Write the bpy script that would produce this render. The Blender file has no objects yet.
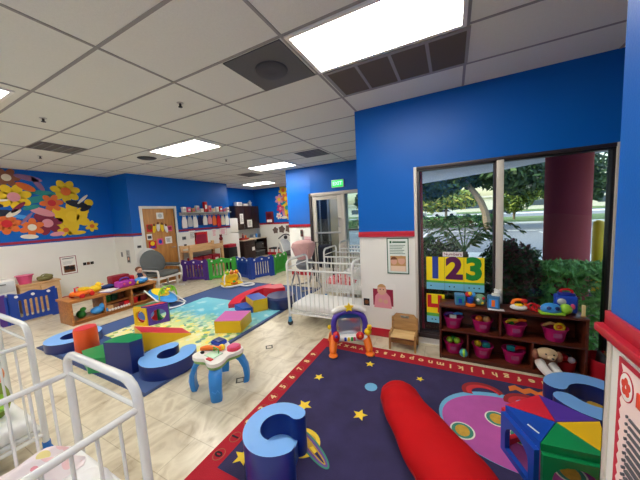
import bpy, bmesh, math, random
from mathutils import Vector, Matrix
from mathutils.geometry import tessellate_polygon
random.seed(7)
SC = bpy.context.scene
COL = SC.collection
PI = math.pi

# ---------------------------------------------------------------- materials
def lin(c):
    out = []
    for v in c[:3]:
        v = v / 255.0
        out.append(v / 12.92 if v <= 0.04045 else ((v + 0.055) / 1.055) ** 2.4)
    return (out[0], out[1], out[2], 1.0)

def M(name, rgb, rough=0.5, metal=0.0, var=0.0, scale=15.0, bump=0.0, bscale=None, spec=0.5, coat=0.0, sheen=0.0):
    m = bpy.data.materials.new(name); m.use_nodes = True
    nt = m.node_tree; b = nt.nodes['Principled BSDF']
    b.inputs['Base Color'].default_value = lin(rgb)
    b.inputs['Roughness'].default_value = rough
    b.inputs['Metallic'].default_value = metal
    b.inputs['Specular IOR Level'].default_value = spec
    b.inputs['Coat Weight'].default_value = coat
    if sheen:
        b.inputs['Sheen Weight'].default_value = sheen
    tc = nt.nodes.new('ShaderNodeTexCoord')
    nz = nt.nodes.new('ShaderNodeTexNoise')
    nz.inputs['Scale'].default_value = scale
    nz.inputs['Detail'].default_value = 4
    nt.links.new(tc.outputs['Object'], nz.inputs['Vector'])
    if var <= 0: var = 0.02
    mx = nt.nodes.new('ShaderNodeMix'); mx.data_type = 'RGBA'
    c = lin(rgb)
    mx.inputs[6].default_value = tuple(max(0, x * (1 - var)) for x in c[:3]) + (1,)
    mx.inputs[7].default_value = tuple(min(1, x * (1 + var)) for x in c[:3]) + (1,)
    nt.links.new(nz.outputs['Fac'], mx.inputs[0])
    nt.links.new(mx.outputs[2], b.inputs['Base Color'])
    if bump:
        nb = nt.nodes.new('ShaderNodeTexNoise'); nb.inputs['Scale'].default_value = bscale or scale * 4
        nb.inputs['Detail'].default_value = 5
        nt.links.new(tc.outputs['Object'], nb.inputs['Vector'])
        bp = nt.nodes.new('ShaderNodeBump'); bp.inputs['Strength'].default_value = bump
        bp.inputs['Distance'].default_value = 0.01
        nt.links.new(nb.outputs['Fac'], bp.inputs['Height'])
        nt.links.new(bp.outputs['Normal'], b.inputs['Normal'])
    return m

def ramp(nt, stops):
    r = nt.nodes.new('ShaderNodeValToRGB')
    el = r.color_ramp.elements
    while len(el) < len(stops): el.new(0.5)
    for e, (p, c) in zip(el, stops):
        e.position = p; e.color = lin(c)
    return r

def emit(name, rgb, strength):
    m = bpy.data.materials.new(name); m.use_nodes = True
    nt = m.node_tree; nt.nodes.clear()
    o = nt.nodes.new('ShaderNodeOutputMaterial'); e = nt.nodes.new('ShaderNodeEmission')
    e.inputs['Color'].default_value = lin(rgb); e.inputs['Strength'].default_value = strength
    nt.links.new(e.outputs[0], o.inputs[0])
    return m

def wood(name, dark, light, scale=3.0, axis='X', rough=0.4):
    m = bpy.data.materials.new(name); m.use_nodes = True
    nt = m.node_tree; b = nt.nodes['Principled BSDF']; b.inputs['Roughness'].default_value = rough
    tc = nt.nodes.new('ShaderNodeTexCoord'); mp = nt.nodes.new('ShaderNodeMapping')
    s = {'X': (1, 9, 9), 'Y': (9, 1, 9), 'Z': (9, 9, 1)}[axis]
    mp.inputs['Scale'].default_value = s
    nt.links.new(tc.outputs['Object'], mp.inputs['Vector'])
    nz = nt.nodes.new('ShaderNodeTexNoise'); nz.inputs['Scale'].default_value = scale; nz.inputs['Detail'].default_value = 6
    nz.inputs['Distortion'].default_value = 0.6
    nt.links.new(mp.outputs[0], nz.inputs['Vector'])
    r = ramp(nt, [(0.3, dark), (0.7, light)])
    nt.links.new(nz.outputs['Fac'], r.inputs[0]); nt.links.new(r.outputs[0], b.inputs['Base Color'])
    return m

def patt(name, base, cols, scale=14.0, cover=.4, rough=.9):
    m = bpy.data.materials.new(name); m.use_nodes = True
    nt = m.node_tree; b = nt.nodes['Principled BSDF']; b.inputs['Roughness'].default_value = rough
    tc = nt.nodes.new('ShaderNodeTexCoord'); vo = nt.nodes.new('ShaderNodeTexVoronoi'); vo.inputs['Scale'].default_value = scale
    nt.links.new(tc.outputs['Object'], vo.inputs['Vector'])
    r = nt.nodes.new('ShaderNodeValToRGB'); r.color_ramp.interpolation = 'CONSTANT'; el = r.color_ramp.elements
    while len(el) < len(cols): el.new(.5)
    for i, e in enumerate(el): e.position = i / len(cols); e.color = lin(cols[i])
    s = nt.nodes.new('ShaderNodeSeparateXYZ'); nt.links.new(vo.outputs['Color'], s.inputs[0]); nt.links.new(s.outputs['X'], r.inputs[0])
    lt = nt.nodes.new('ShaderNodeMath'); lt.operation = 'LESS_THAN'; lt.inputs[1].default_value = cover; nt.links.new(vo.outputs['Distance'], lt.inputs[0])
    mx = nt.nodes.new('ShaderNodeMix'); mx.data_type = 'RGBA'; mx.inputs[6].default_value = lin(base)
    nt.links.new(lt.outputs[0], mx.inputs[0]); nt.links.new(r.outputs[0], mx.inputs[7]); nt.links.new(mx.outputs[2], b.inputs['Base Color'])
    return m

def glass_mat(name, tint=(235, 240, 240), refl=0.06):
    m = bpy.data.materials.new(name); m.use_nodes = True
    nt = m.node_tree; nt.nodes.clear()
    o = nt.nodes.new('ShaderNodeOutputMaterial')
    t = nt.nodes.new('ShaderNodeBsdfTransparent'); t.inputs[0].default_value = lin(tint)
    g = nt.nodes.new('ShaderNodeBsdfGlossy'); g.inputs['Roughness'].default_value = 0.02
    mx = nt.nodes.new('ShaderNodeMixShader'); mx.inputs[0].default_value = refl
    nt.links.new(t.outputs[0], mx.inputs[1]); nt.links.new(g.outputs[0], mx.inputs[2]); nt.links.new(mx.outputs[0], o.inputs[0])
    return m

# ---------------------------------------------------------------- mesh builder
class MB:
    def __init__(s):
        s.v = []; s.f = []; s.mi = []; s.mats = []
    def mat(s, m):
        if m not in s.mats: s.mats.append(m)
        return s.mats.index(m)
    def raw(s, verts, faces, m, X=None):
        o = len(s.v); k = s.mat(m)
        for p in verts:
            p = Vector(p)
            if X is not None: p = X @ p
            s.v.append(p)
        for f in faces:
            s.f.append([o + i for i in f]); s.mi.append(k)
        return s
    def frombm(s, b, m, X=None):
        b.verts.index_update()
        s.raw([v.co.copy() for v in b.verts], [[v.index for v in f.verts] for f in b.faces], m, X)
        b.free(); return s
    def bx(s, x0, y0, z0, x1, y1, z1, m, bev=0.0, X=None, seg=2):
        b = bmesh.new(); bmesh.ops.create_cube(b, size=1)
        for v in b.verts:
            v.co = Vector((x0 + (v.co.x + .5) * (x1 - x0), y0 + (v.co.y + .5) * (y1 - y0), z0 + (v.co.z + .5) * (z1 - z0)))
        bmesh.ops.recalc_face_normals(b, faces=b.faces)
        if bev: bmesh.ops.bevel(b, geom=list(b.edges), offset=bev, segments=seg, affect='EDGES', profile=0.5)
        return s.frombm(b, m, X)
    def cyl(s, p0, p1, r0, m, r1=None, seg=16, X=None):
        p0, p1 = Vector(p0), Vector(p1); r1 = r0 if r1 is None else r1
        q = (p1 - p0).to_track_quat('Z', 'Y').to_matrix()
        vs = []; n = seg
        for p, r in ((p0, r0), (p1, r1)):
            for k in range(n):
                a = 2 * PI * k / n; vs.append(p + q @ Vector((r * math.cos(a), r * math.sin(a), 0)))
        fs = [[k, (k + 1) % n, n + (k + 1) % n, n + k] for k in range(n)] + [list(range(n))[::-1], [n + k for k in range(n)]]
        return s.raw(vs, fs, m, X)
    def ball(s, c, r, m, seg=16, rings=10, X=None, R=None):
        if not hasattr(r, '__len__'): r = (r, r, r)
        c = Vector(c); vs = []; fs = []
        vs.append(Vector((0, 0, r[2])))
        for i in range(1, rings):
            t = PI * i / rings
            for k in range(seg):
                a = 2 * PI * k / seg
                vs.append(Vector((r[0] * math.sin(t) * math.cos(a), r[1] * math.sin(t) * math.sin(a), r[2] * math.cos(t))))
        vs.append(Vector((0, 0, -r[2])))
        for k in range(seg): fs.append([0, 1 + k, 1 + (k + 1) % seg])
        for i in range(rings - 2):
            for k in range(seg):
                a = 1 + i * seg; fs.append([a + k, a + seg + k, a + seg + (k + 1) % seg, a + (k + 1) % seg])
        a = 1 + (rings - 2) * seg; e = len(vs) - 1
        for k in range(seg): fs.append([a + k, e, a + (k + 1) % seg])
        if R is not None: vs = [R @ v for v in vs]
        return s.raw([c + v for v in vs], fs, m, X)
    def tube(s, pts, r, m, seg=10, closed=False, X=None, smooth=0):
        pts = [Vector(p) for p in pts]
        if smooth:
            for _ in range(smooth):
                q = []; n = len(pts)
                rng = range(n) if closed else range(n - 1)
                if not closed: q.append(pts[0])
                for i in rng:
                    a, b = pts[i], pts[(i + 1) % n]
                    q += [a * .75 + b * .25, a * .25 + b * .75]
                if not closed: q.append(pts[-1])
                pts = q
        n = len(pts); rr = r if hasattr(r, '__len__') else None
        if rr is not None and len(rr) != n:
            L = len(rr); rr = [rr[min(L - 2, int(i * (L - 1) / (n - 1)))] * (1 - ((i * (L - 1) / (n - 1)) - min(L - 2, int(i * (L - 1) / (n - 1))))) + rr[min(L - 2, int(i * (L - 1) / (n - 1))) + 1] * ((i * (L - 1) / (n - 1)) - min(L - 2, int(i * (L - 1) / (n - 1)))) for i in range(n)]
        vs = []; prev = None
        for i, p in enumerate(pts):
            if closed: t = pts[(i + 1) % n] - pts[i - 1]
            else: t = pts[min(n - 1, i + 1)] - pts[max(0, i - 1)]
            t.normalize()
            if prev is None:
                u = t.orthogonal().normalized()
            else:
                u = prev - t * prev.dot(t)
                u = u.normalized() if u.length > 1e-6 else t.orthogonal().normalized()
            prev = u; w = t.cross(u)
            R = rr[i] if rr is not None else r
            for k in range(seg):
                a = 2 * PI * k / seg; vs.append(p + (u * math.cos(a) + w * math.sin(a)) * R)
        fs = []
        for i in range(n if closed else n - 1):
            j = (i + 1) % n
            for k in range(seg):
                fs.append([i * seg + k, i * seg + (k + 1) % seg, j * seg + (k + 1) % seg, j * seg + k])
        if not closed:
            fs += [list(range(seg))[::-1], [(n - 1) * seg + k for k in range(seg)]]
        return s.raw(vs, fs, m, X)
    def prism(s, poly, z0, z1, m, holes=(), X=None, mtop=None, mside=None):
        loops = [list(poly)] + [list(h) for h in holes]
        tris = tessellate_polygon([[Vector((p[0], p[1], 0)) for p in l] for l in loops])
        flat = [p for l in loops for p in l]
        n = len(flat)
        s.raw([(p[0], p[1], z0) for p in flat], [list(t)[::-1] for t in tris], m, X)
        s.raw([(p[0], p[1], z1) for p in flat], [list(t) for t in tris], mtop or m, X)
        for l in loops:
            k = len(l)
            s.raw([(p[0], p[1], z0) for p in l] + [(p[0], p[1], z1) for p in l], [[i, (i + 1) % k, k + (i + 1) % k, k + i] for i in range(k)], mside or m, X)
        return s
    def lathe(s, prof, m, seg=20, X=None):
        vs = []; fs = []; n = len(prof)
        for (r, z) in prof:
            for k in range(seg):
                a = 2 * PI * k / seg; vs.append((r * math.cos(a), r * math.sin(a), z))
        for i in range(n - 1):
            for k in range(seg):
                fs.append([i * seg + k, i * seg + (k + 1) % seg, (i + 1) * seg + (k + 1) % seg, (i + 1) * seg + k])
        fs += [list(range(seg))[::-1], [(n - 1) * seg + k for k in range(seg)]]
        return s.raw(vs, fs, m, X)
    def text(s, txt, size, m, X, ext=0.001, bold=0.0, align='CENTER', spacing=1.0):
        c = bpy.data.curves.new('t', 'FONT'); c.body = txt; c.size = size; c.extrude = ext; c.offset = bold
        c.align_x = align; c.align_y = 'CENTER'; c.space_character = spacing; c.resolution_u = 3
        o = bpy.data.objects.new('t', c); COL.objects.link(o)
        bpy.context.view_layer.update()
        me = bpy.data.meshes.new_from_object(o.evaluated_get(bpy.context.evaluated_depsgraph_get()))
        s.raw([v.co.copy() for v in me.vertices], [list(p.vertices) for p in me.polygons], m, X)
        bpy.data.objects.remove(o); bpy.data.meshes.remove(me); bpy.data.curves.remove(c)
        return s
    def build(s, name, parent=None, ang=38, loc=None, rotz=0.0):
        me = bpy.data.meshes.new(name)
        b = bmesh.new(); bv = [b.verts.new(v) for v in s.v]
        for f, k in zip(s.f, s.mi):
            try: fc = b.faces.new([bv[i] for i in f])
            except ValueError: continue
            fc.material_index = k; fc.smooth = True
        bmesh.ops.remove_doubles(b, verts=b.verts, dist=1e-6)
        bmesh.ops.recalc_face_normals(b, faces=b.faces)
        b.to_mesh(me); b.free()
        for m in s.mats: me.materials.append(m)
        me.set_sharp_from_angle(angle=math.radians(ang))
        o = bpy.data.objects.new(name, me); COL.objects.link(o)
        if parent is not None: o.parent = parent
        if loc is not None: o.location = loc
        if rotz: o.rotation_euler.z = rotz
        return o

def T(loc=(0, 0, 0), rx=0, ry=0, rz=0, sc=None):
    X = Matrix.Translation(loc) @ Matrix.Rotation(rz, 4, 'Z') @ Matrix.Rotation(ry, 4, 'Y') @ Matrix.Rotation(rx, 4, 'X')
    if sc is not None:
        sc = sc if hasattr(sc, '__len__') else (sc, sc, sc)
        X = X @ Matrix.Diagonal((sc[0], sc[1], sc[2], 1))
    return X
def tag(o, label, cat, group=None, kind=None):
    o['label'] = label; o['category'] = cat
    if group: o['group'] = group
    if kind: o['kind'] = kind
    return o
def thing(name, label, cat, loc=(0, 0, 0), rotz=0.0, group=None):
    o = bpy.data.objects.new(name, None); COL.objects.link(o); o.empty_display_size = 0.05
    o.location = loc; o.rotation_euler = (0, 0, rotz)
    return tag(o, label, cat, group)
def one(mb, name, label, cat, loc=(0, 0, 0), rotz=0.0, group=None, kind=None, ang=38):
    return tag(mb.build(name, None, ang, loc, rotz), label, cat, group, kind)
def struct(mb, name, parent=None, ang=30):
    o = mb.build(name, parent, ang)
    if parent is None: o['kind'] = 'structure'
    return o
def copy_tree(o, parent=None):
    c = o.copy(); COL.objects.link(c); c.parent = parent
    for ch in list(o.children): copy_tree(ch, c)
    return c
def circ(cx, cy, rx, ry=None, n=20, a0=0.0, a1=None):
    ry = rx if ry is None else ry
    if a1 is None: return [(cx + rx * math.cos(a0 + 2 * PI * k / n), cy + ry * math.sin(a0 + 2 * PI * k / n)) for k in range(n)]
    return [(cx + rx * math.cos(a0 + (a1 - a0) * k / n), cy + ry * math.sin(a0 + (a1 - a0) * k / n)) for k in range(n + 1)]
def arcband(cx, cy, r0, r1, a0, a1, n=24, ends=False):
    outer = circ(cx, cy, r1, r1, n, a0, a1); inner = circ(cx, cy, r0, r0, n, a1, a0)
    if not ends: return outer + inner
    rm, rt = (r0 + r1) / 2, (r1 - r0) / 2
    e1 = [(cx + rm * math.cos(a1) + rt * math.cos(a1 + t), cy + rm * math.sin(a1) + rt * math.sin(a1 + t)) for t in [PI * k / 8 for k in range(1, 8)]]
    e0 = [(cx + rm * math.cos(a0) - rt * math.cos(a0 + t), cy + rm * math.sin(a0) - rt * math.sin(a0 + t)) for t in [PI * k / 8 for k in range(1, 8)]]
    return outer + e1 + inner + e0
def star(cx, cy, r, ri=0.45, rot=0.0, n=5):
    return [(cx + (r if k % 2 == 0 else r * ri) * math.cos(rot + PI * k / n), cy + (r if k % 2 == 0 else r * ri) * math.sin(rot + PI * k / n)) for k in range(2 * n)]
# orientation of flat things: local x to the right, local y up, local z out of the surface
def on_y(x, y, z): return T((x, y, z), rx=PI / 2)                     # faces -Y
def on_xp(x, y, z): return T((x, y, z)) @ Matrix.Rotation(PI / 2, 4, 'Z') @ Matrix.Rotation(PI / 2, 4, 'X')    # faces +X
def on_xn(x, y, z): return T((x, y, z)) @ Matrix.Rotation(-PI / 2, 4, 'Z') @ Matrix.Rotation(PI / 2, 4, 'X')   # faces -X

# ---------------------------------------------------------------- shared colours
WHITE = M('white_paint', (228, 226, 220), .45)
WBLUE = M('wall_blue', (0, 98, 192), .42, var=.05, scale=3, bump=.08, bscale=180, spec=.3)
WWHITE = M('wall_white', (236, 236, 229), .4, var=.03, scale=4, bump=.1, bscale=120)
RAILRED = M('rail_red', (186, 28, 48), .35)
STRIPE = M('stripe_maroon', (150, 24, 60), .45)
BLACK = M('black_plastic', (22, 22, 24), .4)
DGREY = M('dark_grey', (60, 62, 66), .5)
GREY = M('mid_grey', (128, 130, 132), .5)
LGREY = M('light_grey', (190, 192, 192), .5)
CHROME = M('brushed_metal', (190, 190, 190), .3, metal=.9)
ALU = M('window_frame_white', (205, 200, 188), .4)
ALUD = M('window_frame_dark', (52, 44, 46), .4)
RED = M('toy_red', (205, 24, 34), .35)
ORANGE = M('toy_orange', (242, 120, 26), .35)
YELLOW = M('toy_yellow', (246, 208, 30), .35)
GREEN = M('toy_green', (50, 165, 62), .35)
LIME = M('toy_lime', (150, 206, 50), .35)
BLUE = M('toy_blue', (26, 70, 185), .35)
SKY = M('toy_sky_blue', (60, 150, 225), .35)
TEAL = M('toy_teal', (30, 150, 150), .35)
PURPLE = M('toy_purple', (88, 52, 150), .35)
PINK = M('toy_pink', (230, 90, 140), .4)
MAGENTA = M('bin_magenta', (176, 20, 98), .35)
TOYWHITE = M('toy_white', (238, 236, 230), .3)
PAPER = M('paper_white', (238, 236, 230), .7)
BROWN = M('plush_brown', (120, 74, 44), .9, bump=.5, bscale=200)
TAN = M('tan', (196, 150, 96), .6)
SKIN = M('printed_skin', (222, 172, 146), .7)
NAVY = M('vinyl_navy', (24, 42, 112), .3, var=.05, bump=.05, bscale=60)
VBLUE = M('vinyl_blue', (22, 74, 176), .3)
VLIGHT = M('vinyl_light_blue', (120, 176, 240), .32, var=.03)
VRED = M('vinyl_red', (214, 36, 56), .3)
VYEL = M('vinyl_yellow', (232, 186, 20), .3)
VGRN = M('vinyl_green', (16, 138, 78), .3)
VPUR = M('vinyl_purple', (84, 52, 158), .3)
VPNK = M('vinyl_pink', (206, 104, 176), .35)
VORG = M('vinyl_orange', (232, 84, 32), .32)
CRIBW = M('crib_white_enamel', (226, 228, 224), .25, coat=.3)
SHEET = M('white_sheet', (236, 236, 234), .85, bump=.3, bscale=30)
OAK = wood('oak_wood', (150, 92, 42), (196, 130, 66), 2.5, 'Y')
OAKX = wood('oak_wood_x', (176, 120, 62), (214, 162, 96), 2.5, 'X')
CHERRY = wood('cherry_wood', (64, 26, 16), (104, 48, 30), 2.5, 'X', .3)
ESPRESSO = wood('espresso_wood', (30, 16, 14), (52, 28, 24), 2.5, 'Z', .4)
DOORW = wood('door_wood', (176, 118, 58), (206, 150, 84), 2.0, 'Z', .4)
BEECH = wood('beech_wood', (206, 160, 106), (228, 188, 138), 2.5, 'Y')
# ================================================================ ROOM SHELL
H = 3.03
# floor: vein-cut beige vinyl planks
fm = bpy.data.materials.new('vinyl_floor'); fm.use_nodes = True
nt = fm.node_tree; b = nt.nodes['Principled BSDF']; b.inputs['Roughness'].default_value = .28
tc = nt.nodes.new('ShaderNodeTexCoord')
mp = nt.nodes.new('ShaderNodeMapping'); mp.inputs['Rotation'].default_value = (0, 0, .12); mp.inputs['Scale'].default_value = (1.6, .9, 1)
nz = nt.nodes.new('ShaderNodeTexNoise'); nz.inputs['Scale'].default_value = 3.4; nz.inputs['Detail'].default_value = 9; nz.inputs['Distortion'].default_value = 1.1
nt.links.new(tc.outputs['Object'], mp.inputs['Vector']); nt.links.new(mp.outputs[0], nz.inputs['Vector'])
r = ramp(nt, [(.28, (172, 157, 130)), (.42, (203, 192, 166)), (.56, (221, 212, 188)), (.75, (194, 181, 154))])
nt.links.new(nz.outputs['Fac'], r.inputs[0])
br = nt.nodes.new('ShaderNodeTexBrick'); br.inputs['Scale'].default_value = 1.0
br.inputs['Brick Width'].default_value = .61; br.inputs['Row Height'].default_value = .305; br.inputs['Mortar Size'].default_value = .003
br.inputs['Color1'].default_value = (1, 1, 1, 1); br.inputs['Color2'].default_value = (.93, .92, .91, 1); br.inputs['Mortar'].default_value = (.72, .70, .66, 1)
nt.links.new(tc.outputs['Object'], br.inputs['Vector'])
mu = nt.nodes.new('ShaderNodeMix'); mu.data_type = 'RGBA'; mu.blend_type = 'MULTIPLY'; mu.inputs[0].default_value = 1
nt.links.new(r.outputs[0], mu.inputs[6]); nt.links.new(br.outputs['Color'], mu.inputs[7]); nt.links.new(mu.outputs[2], b.inputs['Base Color'])
FLOOR = fm
XW = 2.4; YB = -2.0
mb = MB(); mb.prism([(-8.6, YB - .2), (XW + .2, YB - .2), (XW + .2, 3.6), (-1.0, 3.6), (-1.0, 9.9), (-8.6, 9.9)], -.12, 0, FLOOR)
struct(mb, 'floor')

# ceiling: lay-in tiles with T bars
cm = M('ceiling_tile', (228, 229, 221), .9, var=.05, scale=60, bump=.35, bscale=220)
TBAR = M('ceiling_t_bar', (150, 148, 146), .5)
mb = MB(); mb.prism([(-8.6, YB - .2), (XW + .2, YB - .2), (XW + .2, 3.6), (-1.0, 3.6), (-1.0, 9.9), (-8.6, 9.9)], H, H + .1, cm)
GX0, GXP, GY0, GYP = -1.115, 1.225, 1.735, .605
def ymax_at(x): return 9.7 if x < -1.14 else 3.43
k = -6
while True:
    x = GX0 + GXP * k
    k += 1
    if x < -8.3: continue
    if x > XW: break
    mb.bx(x - .012, YB, H - .004, x + .012, ymax_at(x - .02), H + .002, TBAR)
k = -7
while True:
    y = GY0 + GYP * k; k += 1
    if y < YB: continue
    if y > 9.6: break
    mb.bx(-8.3, y - .012, H - .003, XW if y < 3.43 else -1.14, y + .012, H + .002, TBAR)
struct(mb, 'ceiling')

def wall(name, x0, y0, x1, y1, z0=0, z1=H, zs=1.41, rail=None, face=None):
    """a wall box, white wainscot below, blue above"""
    mb = MB()
    if z0 < zs: mb.bx(x0, y0, z0, x1, y1, min(zs, z1), WWHITE)
    if z1 > zs: mb.bx(x0, y0, max(zs, z0), x1, y1, z1, WBLUE)
    return mb
ZS = 1.41
# left wall with the mural, jog, door wall
struct(wall('m', -8.45, YB, -8.3, 4.0), 'wall_left')
struct(wall('m', -8.3, 3.85, -7.4, 4.0), 'wall_left_jog')
mb = MB()
D0, D1, DH = 4.14, 5.04, 2.13
for (y0, y1) in ((4.0, D0), (D1, 7.2)):
    mb.bx(-7.55, y0, 0, -7.4, y1, ZS, WWHITE); mb.bx(-7.55, y0, ZS, -7.4, y1, H, WBLUE)
mb.bx(-7.55, D0, DH, -7.4, D1, H, WBLUE)
struct(mb, 'wall_door_side')
struct(wall('m', -8.25, 7.05, -7.55, 7.2), 'wall_recess_side')
struct(wall('m', -8.4, 7.05, -8.25, 9.8), 'wall_recess_left')
struct(wall('m', -8.25, 9.65, -4.1, 9.8), 'wall_far')
struct(wall('m', -4.25, 6.55, -4.1, 9.65), 'wall_far_right')
# wall with the glazed door
EX0, EX1, EXH = -3.48, -1.42, 2.27
mb = MB()
for (x0, x1) in ((-4.25, EX0), (EX1, -1.14)):
    mb.bx(x0, 6.4, 0, x1, 6.55, ZS, WWHITE); mb.bx(x0, 6.4, ZS, x1, 6.55, H, WBLUE)
mb.bx(EX0, 6.4, EXH, EX1, 6.55, H, WBLUE)
struct(mb, 'wall_exit')
# window wall
WX0, WX1, WZ0, WZ1 = -.42, 1.385, .11, 2.22
mb = MB()
mb.bx(-1.14, 3.43, 0, WX0, 3.56, ZS, WWHITE); mb.bx(-1.14, 3.43, ZS, WX0, 3.56, H, WBLUE)
mb.bx(WX0, 3.43, WZ1, WX1, 3.56, H, WBLUE); mb.bx(WX0, 3.43, 0, WX1, 3.56, WZ0, WWHITE)
mb.bx(WX1, 3.43, 0, XW, 3.56, ZS, WWHITE); mb.bx(WX1, 3.43, ZS, XW, 3.56, H, WBLUE)
struct(mb, 'wall_window')
struct(wall('m', -1.14, 3.56, -1.01, 6.4), 'wall_window_return')
struct(wall('m', XW, YB, XW + .15, 3.56), 'wall_right')
struct(wall('m', -8.45, YB - .15, XW + .15, YB), 'wall_back')
# the wall end beside the camera
PX, PY = .376, .945
mb = MB(); mb.bx(PX, YB, 0, PX + .13, PY, 1.375, WWHITE); mb.bx(PX, YB, 1.375, PX + .13, PY, H, WBLUE)
struct(mb, 'wall_near_right')
# corner bead
mb = MB(); mb.bx(PX - .004, PY - .018, 0, PX + .002, PY + .004, 1.34, ALU); mb.bx(PX - .004, PY - .0, 0, PX + .134, PY + .004, 1.34, ALU)
struct(mb, 'trim_1')
# chair rails
n = [2]
def trim(mb):
    struct(mb, 'trim_%d' % n[0]); n[0] += 1
mb = MB(); mb.bx(-1.145, 3.41, 1.38, WX0 + .0, 3.43, 1.447, RAILRED, .006); mb.bx(-1.148, 3.402, 1.377, WX0 + .0, 3.43, 1.395, RAILRED, .004); trim(mb)
mb = MB()
mb.bx(PX - .010, YB, 1.372, PX, PY + .010, 1.413, RAILRED, .004)
mb.bx(PX - .026, YB, 1.350, PX, PY + .022, 1.374, RAILRED, .006)
mb.bx(PX - .014, YB, 1.338, PX, PY + .012, 1.351, RAILRED, .003)
mb.bx(PX - .010, PY, 1.338, PX + .13, PY + .010, 1.413, RAILRED, .004)
trim(mb)
mb = MB(); mb.bx(-8.3, YB, 1.435, -8.288, 3.85, 1.49, STRIPE); trim(mb)
mb = MB(); mb.bx(-8.3, 3.838, 1.435, -7.388, 3.85, 1.49, STRIPE); trim(mb)
mb = MB(); mb.bx(-7.4, 3.85, 1.435, -7.388, D0 - .07, 1.49, STRIPE); mb.bx(-7.4, D1 + .07, 1.435, -7.388, 7.2, 1.49, STRIPE); trim(mb)
mb = MB(); mb.bx(-8.25, 9.638, 1.40, -4.25, 9.65, 1.47, RAILRED); trim(mb)
mb = MB(); mb.bx(-4.25, 6.388, 1.40, EX0 - .05, 6.4, 1.47, RAILRED); trim(mb)
# baseboards
mb = MB(); mb.bx(-1.14, 3.418, 0, WX0 - .01, 3.43, .115, RAILRED, .003); struct(mb, 'baseboard_window')
mb = MB(); mb.bx(-8.25, 9.638, 0, -4.25, 9.65, .12, RAILRED, .003); struct(mb, 'baseboard_far')
mb = MB(); mb.bx(-4.25, 6.388, 0, EX0 - .05, 6.4, .12, RAILRED, .003); struct(mb, 'baseboard_exit')
mb = MB(); mb.bx(-8.3, YB, 0, -8.288, 3.85, .1, RAILRED, .003); struct(mb, 'baseboard_left')
mb = MB(); mb.bx(PX - .012, YB, 0, PX, PY, .1, RAILRED, .003); struct(mb, 'baseboard_near')

# window: frame, mullion, glass
GLASS = glass_mat('window_glass', (226, 234, 236), .035)
wroot = bpy.data.objects.new('window_1', None); COL.objects.link(wroot); wroot['kind'] = 'structure'
mb = MB()
mb.bx(WX0, 3.415, WZ0, WX0 + .035, 3.52, WZ1, ALU, .004)
mb.bx(WX1 - .042, 3.415, WZ0, WX1, 3.52, WZ1, ALU, .004)
mb.bx(WX0, 3.42, WZ1 - .035, WX1, 3.52, WZ1, ALUD, .004)
mb.bx(WX0, 3.42, WZ0, WX1, 3.52, WZ0 + .05, ALUD, .004)
mb.build('window_frame', wroot)
mb = MB(); mb.bx(.425, 3.40, WZ0, .49, 3.52, WZ1 - .035, ALU, .005); mb.bx(.405, 3.43, WZ0, .425, 3.52, WZ1 - .035, ALUD); mb.build('mullion', wroot)
mb = MB(); mb.bx(WX0 + .035, 3.43, WZ0, WX0 + .06, 3.52, WZ1, ALUD, .003); mb.bx(WX1 - .066, 3.43, WZ0, WX1 - .042, 3.52, WZ1, BLACK, .003)
mb.bx(WX0, 3.43, WZ1 - .055, WX1, 3.5, WZ1 - .035, BLACK); mb.build('gasket', wroot)
mb = MB(); mb.bx(WX0 + .03, 3.47, WZ0 + .03, .44, 3.476, WZ1 - .03, GLASS); mb.build('pane', wroot)
mb = MB(); mb.bx(.47, 3.47, WZ0 + .03, WX1 - .03, 3.476, WZ1 - .03, GLASS); mb.build('pane', wroot)
mb = MB(); mb.bx(WX0, 3.40, WZ0 - .02, WX1, 3.43, WZ0 + .03, ALUD, .004); mb.build('sill', wroot)

# interior wood door
droot = bpy.data.objects.new('door_1', None); COL.objects.link(droot); droot['kind'] = 'structure'
mb = MB()
mb.bx(-7.42, D0 - .07, 0, -7.375, D0, DH + .07, WHITE, .005); mb.bx(-7.42, D1, 0, -7.375, D1 + .07, DH + .07, WHITE, .005)
mb.bx(-7.42, D0, DH, -7.375, D1, DH + .07, WHITE, .005); mb.build('door_frame', droot)
mb = MB(); mb.bx(-7.46, D0, .01, -7.415, D1, DH, DOORW, .003); mb.build('door_leaf', droot)
mb = MB(); mb.cyl((-7.415, D1 - .09, 1.0), (-7.36, D1 - .09, 1.0), .012, CHROME); mb.bx(-7.37, D1 - .2, .99, -7.355, D1 - .08, 1.01, CHROME, .003); mb.build('door_handle', droot)

# glazed exit door and sidelight
droot = bpy.data.objects.new('door_2', None); COL.objects.link(droot); droot['kind'] = 'structure'
mb = MB()
mb.bx(EX0 - .05, 6.37, 0, EX0 + .03, 6.56, EXH + .03, ALUD, .004); mb.bx(EX1 - .04, 6.37, 0, EX1 + .04, 6.56, EXH + .03, ALU, .004)
mb.bx(EX0, 6.37, EXH - .05, EX1, 6.56, EXH + .03, ALU, .004); mb.bx(-2.56, 6.37, 0, -2.48, 6.56, EXH - .05, ALU, .004)
mb.build('door_frame', droot)
mb = MB()
mb.bx(EX0 + .03, 6.40, .02, EX0 + .15, 6.46, EXH - .05, ALU, .005); mb.bx(-2.7, 6.40, .02, -2.56, 6.46, EXH - .05, ALU, .005)
mb.bx(EX0 + .15, 6.40, EXH - .16, -2.7, 6.46, EXH - .05, ALU, .005); mb.bx(EX0 + .15, 6.40, .02, -2.7, 6.46, .24, ALU, .005)
mb.build('door_leaf', droot)
mb = MB(); mb.bx(EX0 + .1, 6.34, 1.20, -2.62, 6.37, 1.24, CHROME, .004); mb.bx(EX0 + .13, 6.36, 1.2, EX0 + .17, 6.41, 1.24, CHROME); mb.bx(-2.68, 6.36, 1.2, -2.64, 6.41, 1.24, CHROME); mb.build('push_bar', droot)
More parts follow.
